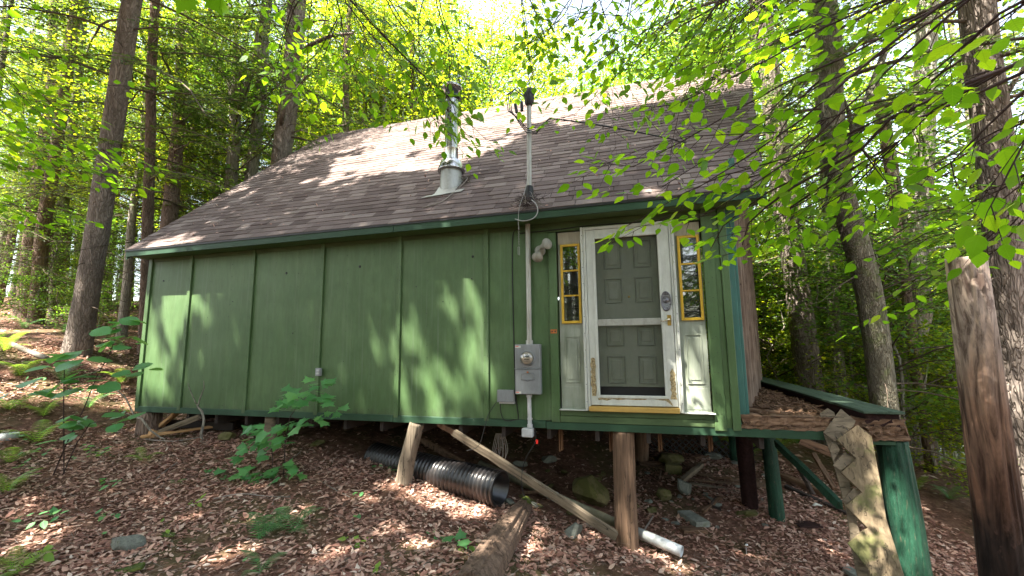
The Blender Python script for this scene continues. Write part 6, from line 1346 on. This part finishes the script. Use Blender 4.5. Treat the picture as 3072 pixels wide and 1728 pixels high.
sapling('hobblebush', [([A(192, 1425, Ds), A(191, 1200, Ds), A(193, 1100, Ds), A(205, 1080, Ds)], .008)], cluster(245, 1072, 55, 10, 5, Ds, 1.1, 1.6)+cluster(150, 1100, 45, 10, 3, Ds, 1, 1.5)+cluster(100, 1180, 60, 25, 5, Ds, 1.2, 1.7)+cluster(205, 1135, 40, 20, 4, Ds, .9, 1.3), 'tall left sapling with broad blue green leaves at left edge', tpl=rl, size=.20)
sapling('hobblebush', [([A(160, 1425, Ds), A(200, 1330, Ds), A(250, 1230, Ds), A(290, 1130, Ds), A(325, 1070, Ds), A(345, 1020, Ds)], .008), ([A(290, 1130, Ds), A(360, 1110, Ds), A(440, 1100, Ds)], .004)], cluster(375, 965, 40, 12, 5, Ds, 1, 1.4)+cluster(300, 1000, 40, 15, 5, Ds, 1, 1.3)+cluster(360, 1030, 60, 18, 9, Ds, .8, 1.2)+cluster(270, 1150, 40, 25, 7, Ds, 1, 1.4)+cluster(420, 1120, 45, 20, 4, Ds, .9, 1.2), 'right leaning sapling with layered blue green leaves before the cabin corner', tpl=rl, size=.18)
sapling('hobblebush', [([A(188, 1425, Ds-.1), A(230, 1330, Ds-.1), A(270, 1270, Ds-.1), A(380, 1250, Ds-.1)], .007)], cluster(230, 1270, 80, 22, 12, Ds-.1, .9, 1.4)+cluster(370, 1265, 50, 18, 5, Ds-.1, .9, 1.4)+cluster(210, 1320, 40, 20, 3, Ds-.1, .8, 1.2), 'low spreading sapling with layered green leaves below the leaning one', tpl=rl, size=.18)
gm = gp_(800, 1430); Dm = float((gm-CAM)@FW)
sapling('maple_seedling', [([A(850, 1440, Dm), A(855, 1330, Dm), A(870, 1250, Dm), A(905, 1200, Dm), A(950, 1185, Dm)], .007), ([A(870, 1250, Dm), A(900, 1260, Dm), A(950, 1270, Dm)], .004)], cluster(965, 1150, 40, 12, 8, Dm, .7, 1.)+cluster(930, 1190, 80, 18, 22, Dm, .8, 1.1)+cluster(880, 1215, 50, 12, 8, Dm, .8, 1.1)+cluster(985, 1245, 40, 20, 6, Dm, .7, 1.1)+cluster(900, 1270, 40, 8, 5, Dm, .8, 1.), 'upper maple seedling leaning right before the middle of the wall', size=.165, m='leaf_s')
sapling('maple_seedling', [([A(815, 1440, Dm), A(818, 1370, Dm), A(812, 1320, Dm)], .006)], cluster(810, 1310, 75, 35, 26, Dm, .8, 1.2)+cluster(770, 1370, 60, 25, 8, Dm, .8, 1.1), 'middle maple seedling with toothed star leaves below the skirt', size=.165)
sapling('maple_seedling', [([A(800, 1450, Dm), A(720, 1420, Dm), A(650, 1415, Dm)], .005), ([A(800, 1450, Dm), A(780, 1390, Dm)], .005)], cluster(660, 1420, 60, 16, 14, Dm, .6, 1.)+cluster(760, 1430, 60, 35, 28, Dm, .7, 1.1)+cluster(860, 1420, 60, 30, 22, Dm, .6, 1.), 'low dense clump of maple seedlings spreading on the leaves', size=.17)
def seedling(px, py, n, w_, s, lab, m='leaf_s', tpl=None, grp=None):
    g = gp_(px, py); D = float((g-CAM)@FW); sapling('seedling', [([g, g+np.array([0, 0, .06])], .003)], cluster(px, py-12, w_, 10, n, D, .7, 1.1), lab, m, tpl, s, 'seedling', grp)
BT = BL[0]
seedling(1350, 1625, 7, 45, .11, 'green three leaved seedling right of centre foreground')
seedling(1400, 1655, 5, 28, .08, 'bright yellow green seedling beside the log', 'fern_y', BT)
seedling(1075, 1550, 5, 25, .07, 'small seedling in front of the split shade', 'leaf_s', BT); seedling(1070, 1490, 4, 18, .07, 'small seedling behind the other one', 'leaf_s', BT); seedling(1055, 1630, 9, 35, .07, 'low bright green seedling patch at bottom centre left', 'fern_y', BT)
seedling(575, 1515, 8, 30, .06, 'bright little seedling on the thin pale stick', 'fern_y', BT); seedling(490, 1590, 5, 25, .06, 'bright small seedling above the moss patch', 'fern_y', BT); seedling(320, 1460, 10, 50, .08, 'dark green low seedling patch in left foreground', 'leaf_s', BT); seedling(310, 1620, 6, 22, .06, 'small green seedling left of the moss patch', 'leaf_s', BT); seedling(1150, 1410, 7, 35, .07, 'small seedling at left end of corrugated pipe', 'leaf_s', BT)
seedling(330, 1370, 5, 30, .07, 'small seedling between saplings and stump', 'leaf_s', BT); seedling(1130, 1720, 8, 30, .06, 'bright seedling cut by the bottom edge', 'fern_y', BT); seedling(760, 1700, 6, 28, .07, 'blue green seedling at the bottom edge', 'leaf_s', BT)
rsl = np.random.RandomState(31)
for k in range(22):
    px, py = rsl.uniform(5, 380), rsl.uniform(1140, 1700)
    if 150 < px < 420 and py > 1600: continue
    seedling(px, py, 7, 34, rsl.uniform(.06, .09), 'low green seedling among the leaves on the left slope', 'fern_y' if k % 3 == 0 else 'leaf_s', BT, 'low seedlings on the left slope')
def frond(L, m, width=.27, n=22, rs=random):
    V = []; F = []
    def add(p, d, nrm, l, w_):
        b = len(V); d = d/np.linalg.norm(d); x = np.cross(d, nrm); x /= np.linalg.norm(x)
        V.extend([p, p+d*l*.4-x*w_/2, p+d*l*.4+x*w_/2, p+d*l]); F.extend([(b, b+2, b+1), (b+1, b+2, b+3)])
    C_ = []
    for i in range(n+1): t = i/n; C_.append(np.array([0, L*(t*.85), L*(1.05*t-.80*t*t)]))
    for i in range(1, n):
        t = i/n; d = C_[i+1]-C_[i-1]; d /= np.linalg.norm(d); l = L*width*math.sin(math.pi*min(1, t*.9+.12))**.8*(1-.3*t)
        for sg in (-1, 1):
            pd = np.array([sg*.95, .35*d[1]+.1, .35*d[2]-.06]); pd /= np.linalg.norm(pd); k = 6
            nn = np.array([0, -.2, 1.]); b = len(V); xx = np.cross(pd, nn); xx /= np.linalg.norm(xx); wv = L*.030*(1.1-.6*t)
            for j in range(k+1):
                u = j/k; w_ = wv*(1-u**2.2)*(1. if j % 2 else .72)+.0005; q = C_[i]+pd*l*u-np.array([0, 0, .12*l*u*u]); V.extend([q-xx*w_/2, q+xx*w_/2])
                if j: F.extend([(b+2*j-2, b+2*j-1, b+2*j+1), (b+2*j-2, b+2*j+1, b+2*j)])
    b0 = len(V); 
    for i, c in enumerate(C_): V.extend([c-np.array([.003, 0, 0]), c+np.array([.003, 0, 0])])
    for i in range(n): F.extend([(b0+2*i, b0+2*i+1, b0+2*i+3), (b0+2*i, b0+2*i+3, b0+2*i+2)])
    return npmesh('frond', np.array(V), np.array(F), M[m])
FR = {m: frond(1., m) for m in ('fern', 'fern_y')}
def fern(px, py, n, L, lab, m='fern', spread=6.28, a0=0., g=None):
    g = gp_(px, py) if g is None else g; t = empty('fern', tuple(g), lab, 'fern', 'ferns growing in the leaf litter')
    for k in range(n):
        o = link('frond', FR[m], t); o.rotation_euler = (random.uniform(-.15, .45), random.uniform(-.15, .15), a0+spread*k/n+random.uniform(-.2, .2)); s = 1.35*L*random.uniform(.75, 1.1); o.scale = (s, s, s)
for a in [(770, 1620, 4, .30, 'dark fern frond clump at left of the foreground pair', 'fern', 2.5, -1.), (880, 1600, 6, .36, 'big fern clump at right of the foreground pair', 'fern'), (1215, 1425, 5, .22, 'fern tuft at the foot of the leaning grey post', 'fern'), (1265, 1410, 3, .16, 'small fern frond right of the leaning grey post', 'fern'),
          (1320, 1465, 3, .15, 'tiny fern at the lower side of the corrugated pipe', 'fern'), (430, 1385, 6, .24, 'bright flat fern in front of the corner stump', 'fern_y'), (110, 1330, 7, .40, 'bright fern below the left saplings', 'fern_y'), (130, 1250, 7, .4, 'sunny fern behind the left saplings', 'fern_y'),
          (30, 1230, 7, .45, 'yellow green fern at the left edge mid height', 'fern_y'), (20, 1480, 7, .34, 'bright fern at the left edge in the foreground', 'fern_y'), (30, 1390, 6, .3, 'fern at the left edge above the bright one', 'fern_y'), (40, 1728, 6, .25, 'bright fern cut by the bottom left corner', 'fern_y'), (360, 1150, 6, .4, 'sunny fern near the cabin corner', 'fern_y'),
          (60, 1130, 6, .45, 'small sunny fern on the slope at left', 'fern_y'), (530, 1460, 4, .12, 'tiny fern tuft below the stump', 'fern'), (780, 1722, 4, .22, 'blue green fern cut by the bottom edge', 'fern'), (2620, 1480, 6, .3, 'fern beyond the green post', 'fern'), (2850, 1500, 6, .3, 'fern between the green post and tall pole', 'fern'), (2240, 1370, 8, .5, 'bright fern bank beyond the far green post', 'fern_y'), (2320, 1365, 8, .5, 'bright fern bank beyond the deck posts', 'fern_y'), (2270, 1345, 8, .6, 'bright high fern bank beyond the deck', 'fern_y')]: fern(*a)
rs = np.random.RandomState(55)
for k in range(46):
    x, y = (rs.uniform(-9, -1.6), rs.uniform(-1.5, 5)) if k % 2 else (rs.uniform(9.5, 16), rs.uniform(1.0, 9))
    fern(0, 0, 6, rs.uniform(.3, .5), 'scattered forest fern '+('on the slope left of the cabin' if k % 2 else 'on the slope right of the cabin'), 'fern_y' if rs.rand() < .6 else 'fern', g=np.array([x, y, g1(x, y)]))
print('objects', len(bpy.data.objects), 'tris', sum(len(m.polygons) for m in bpy.data.meshes))
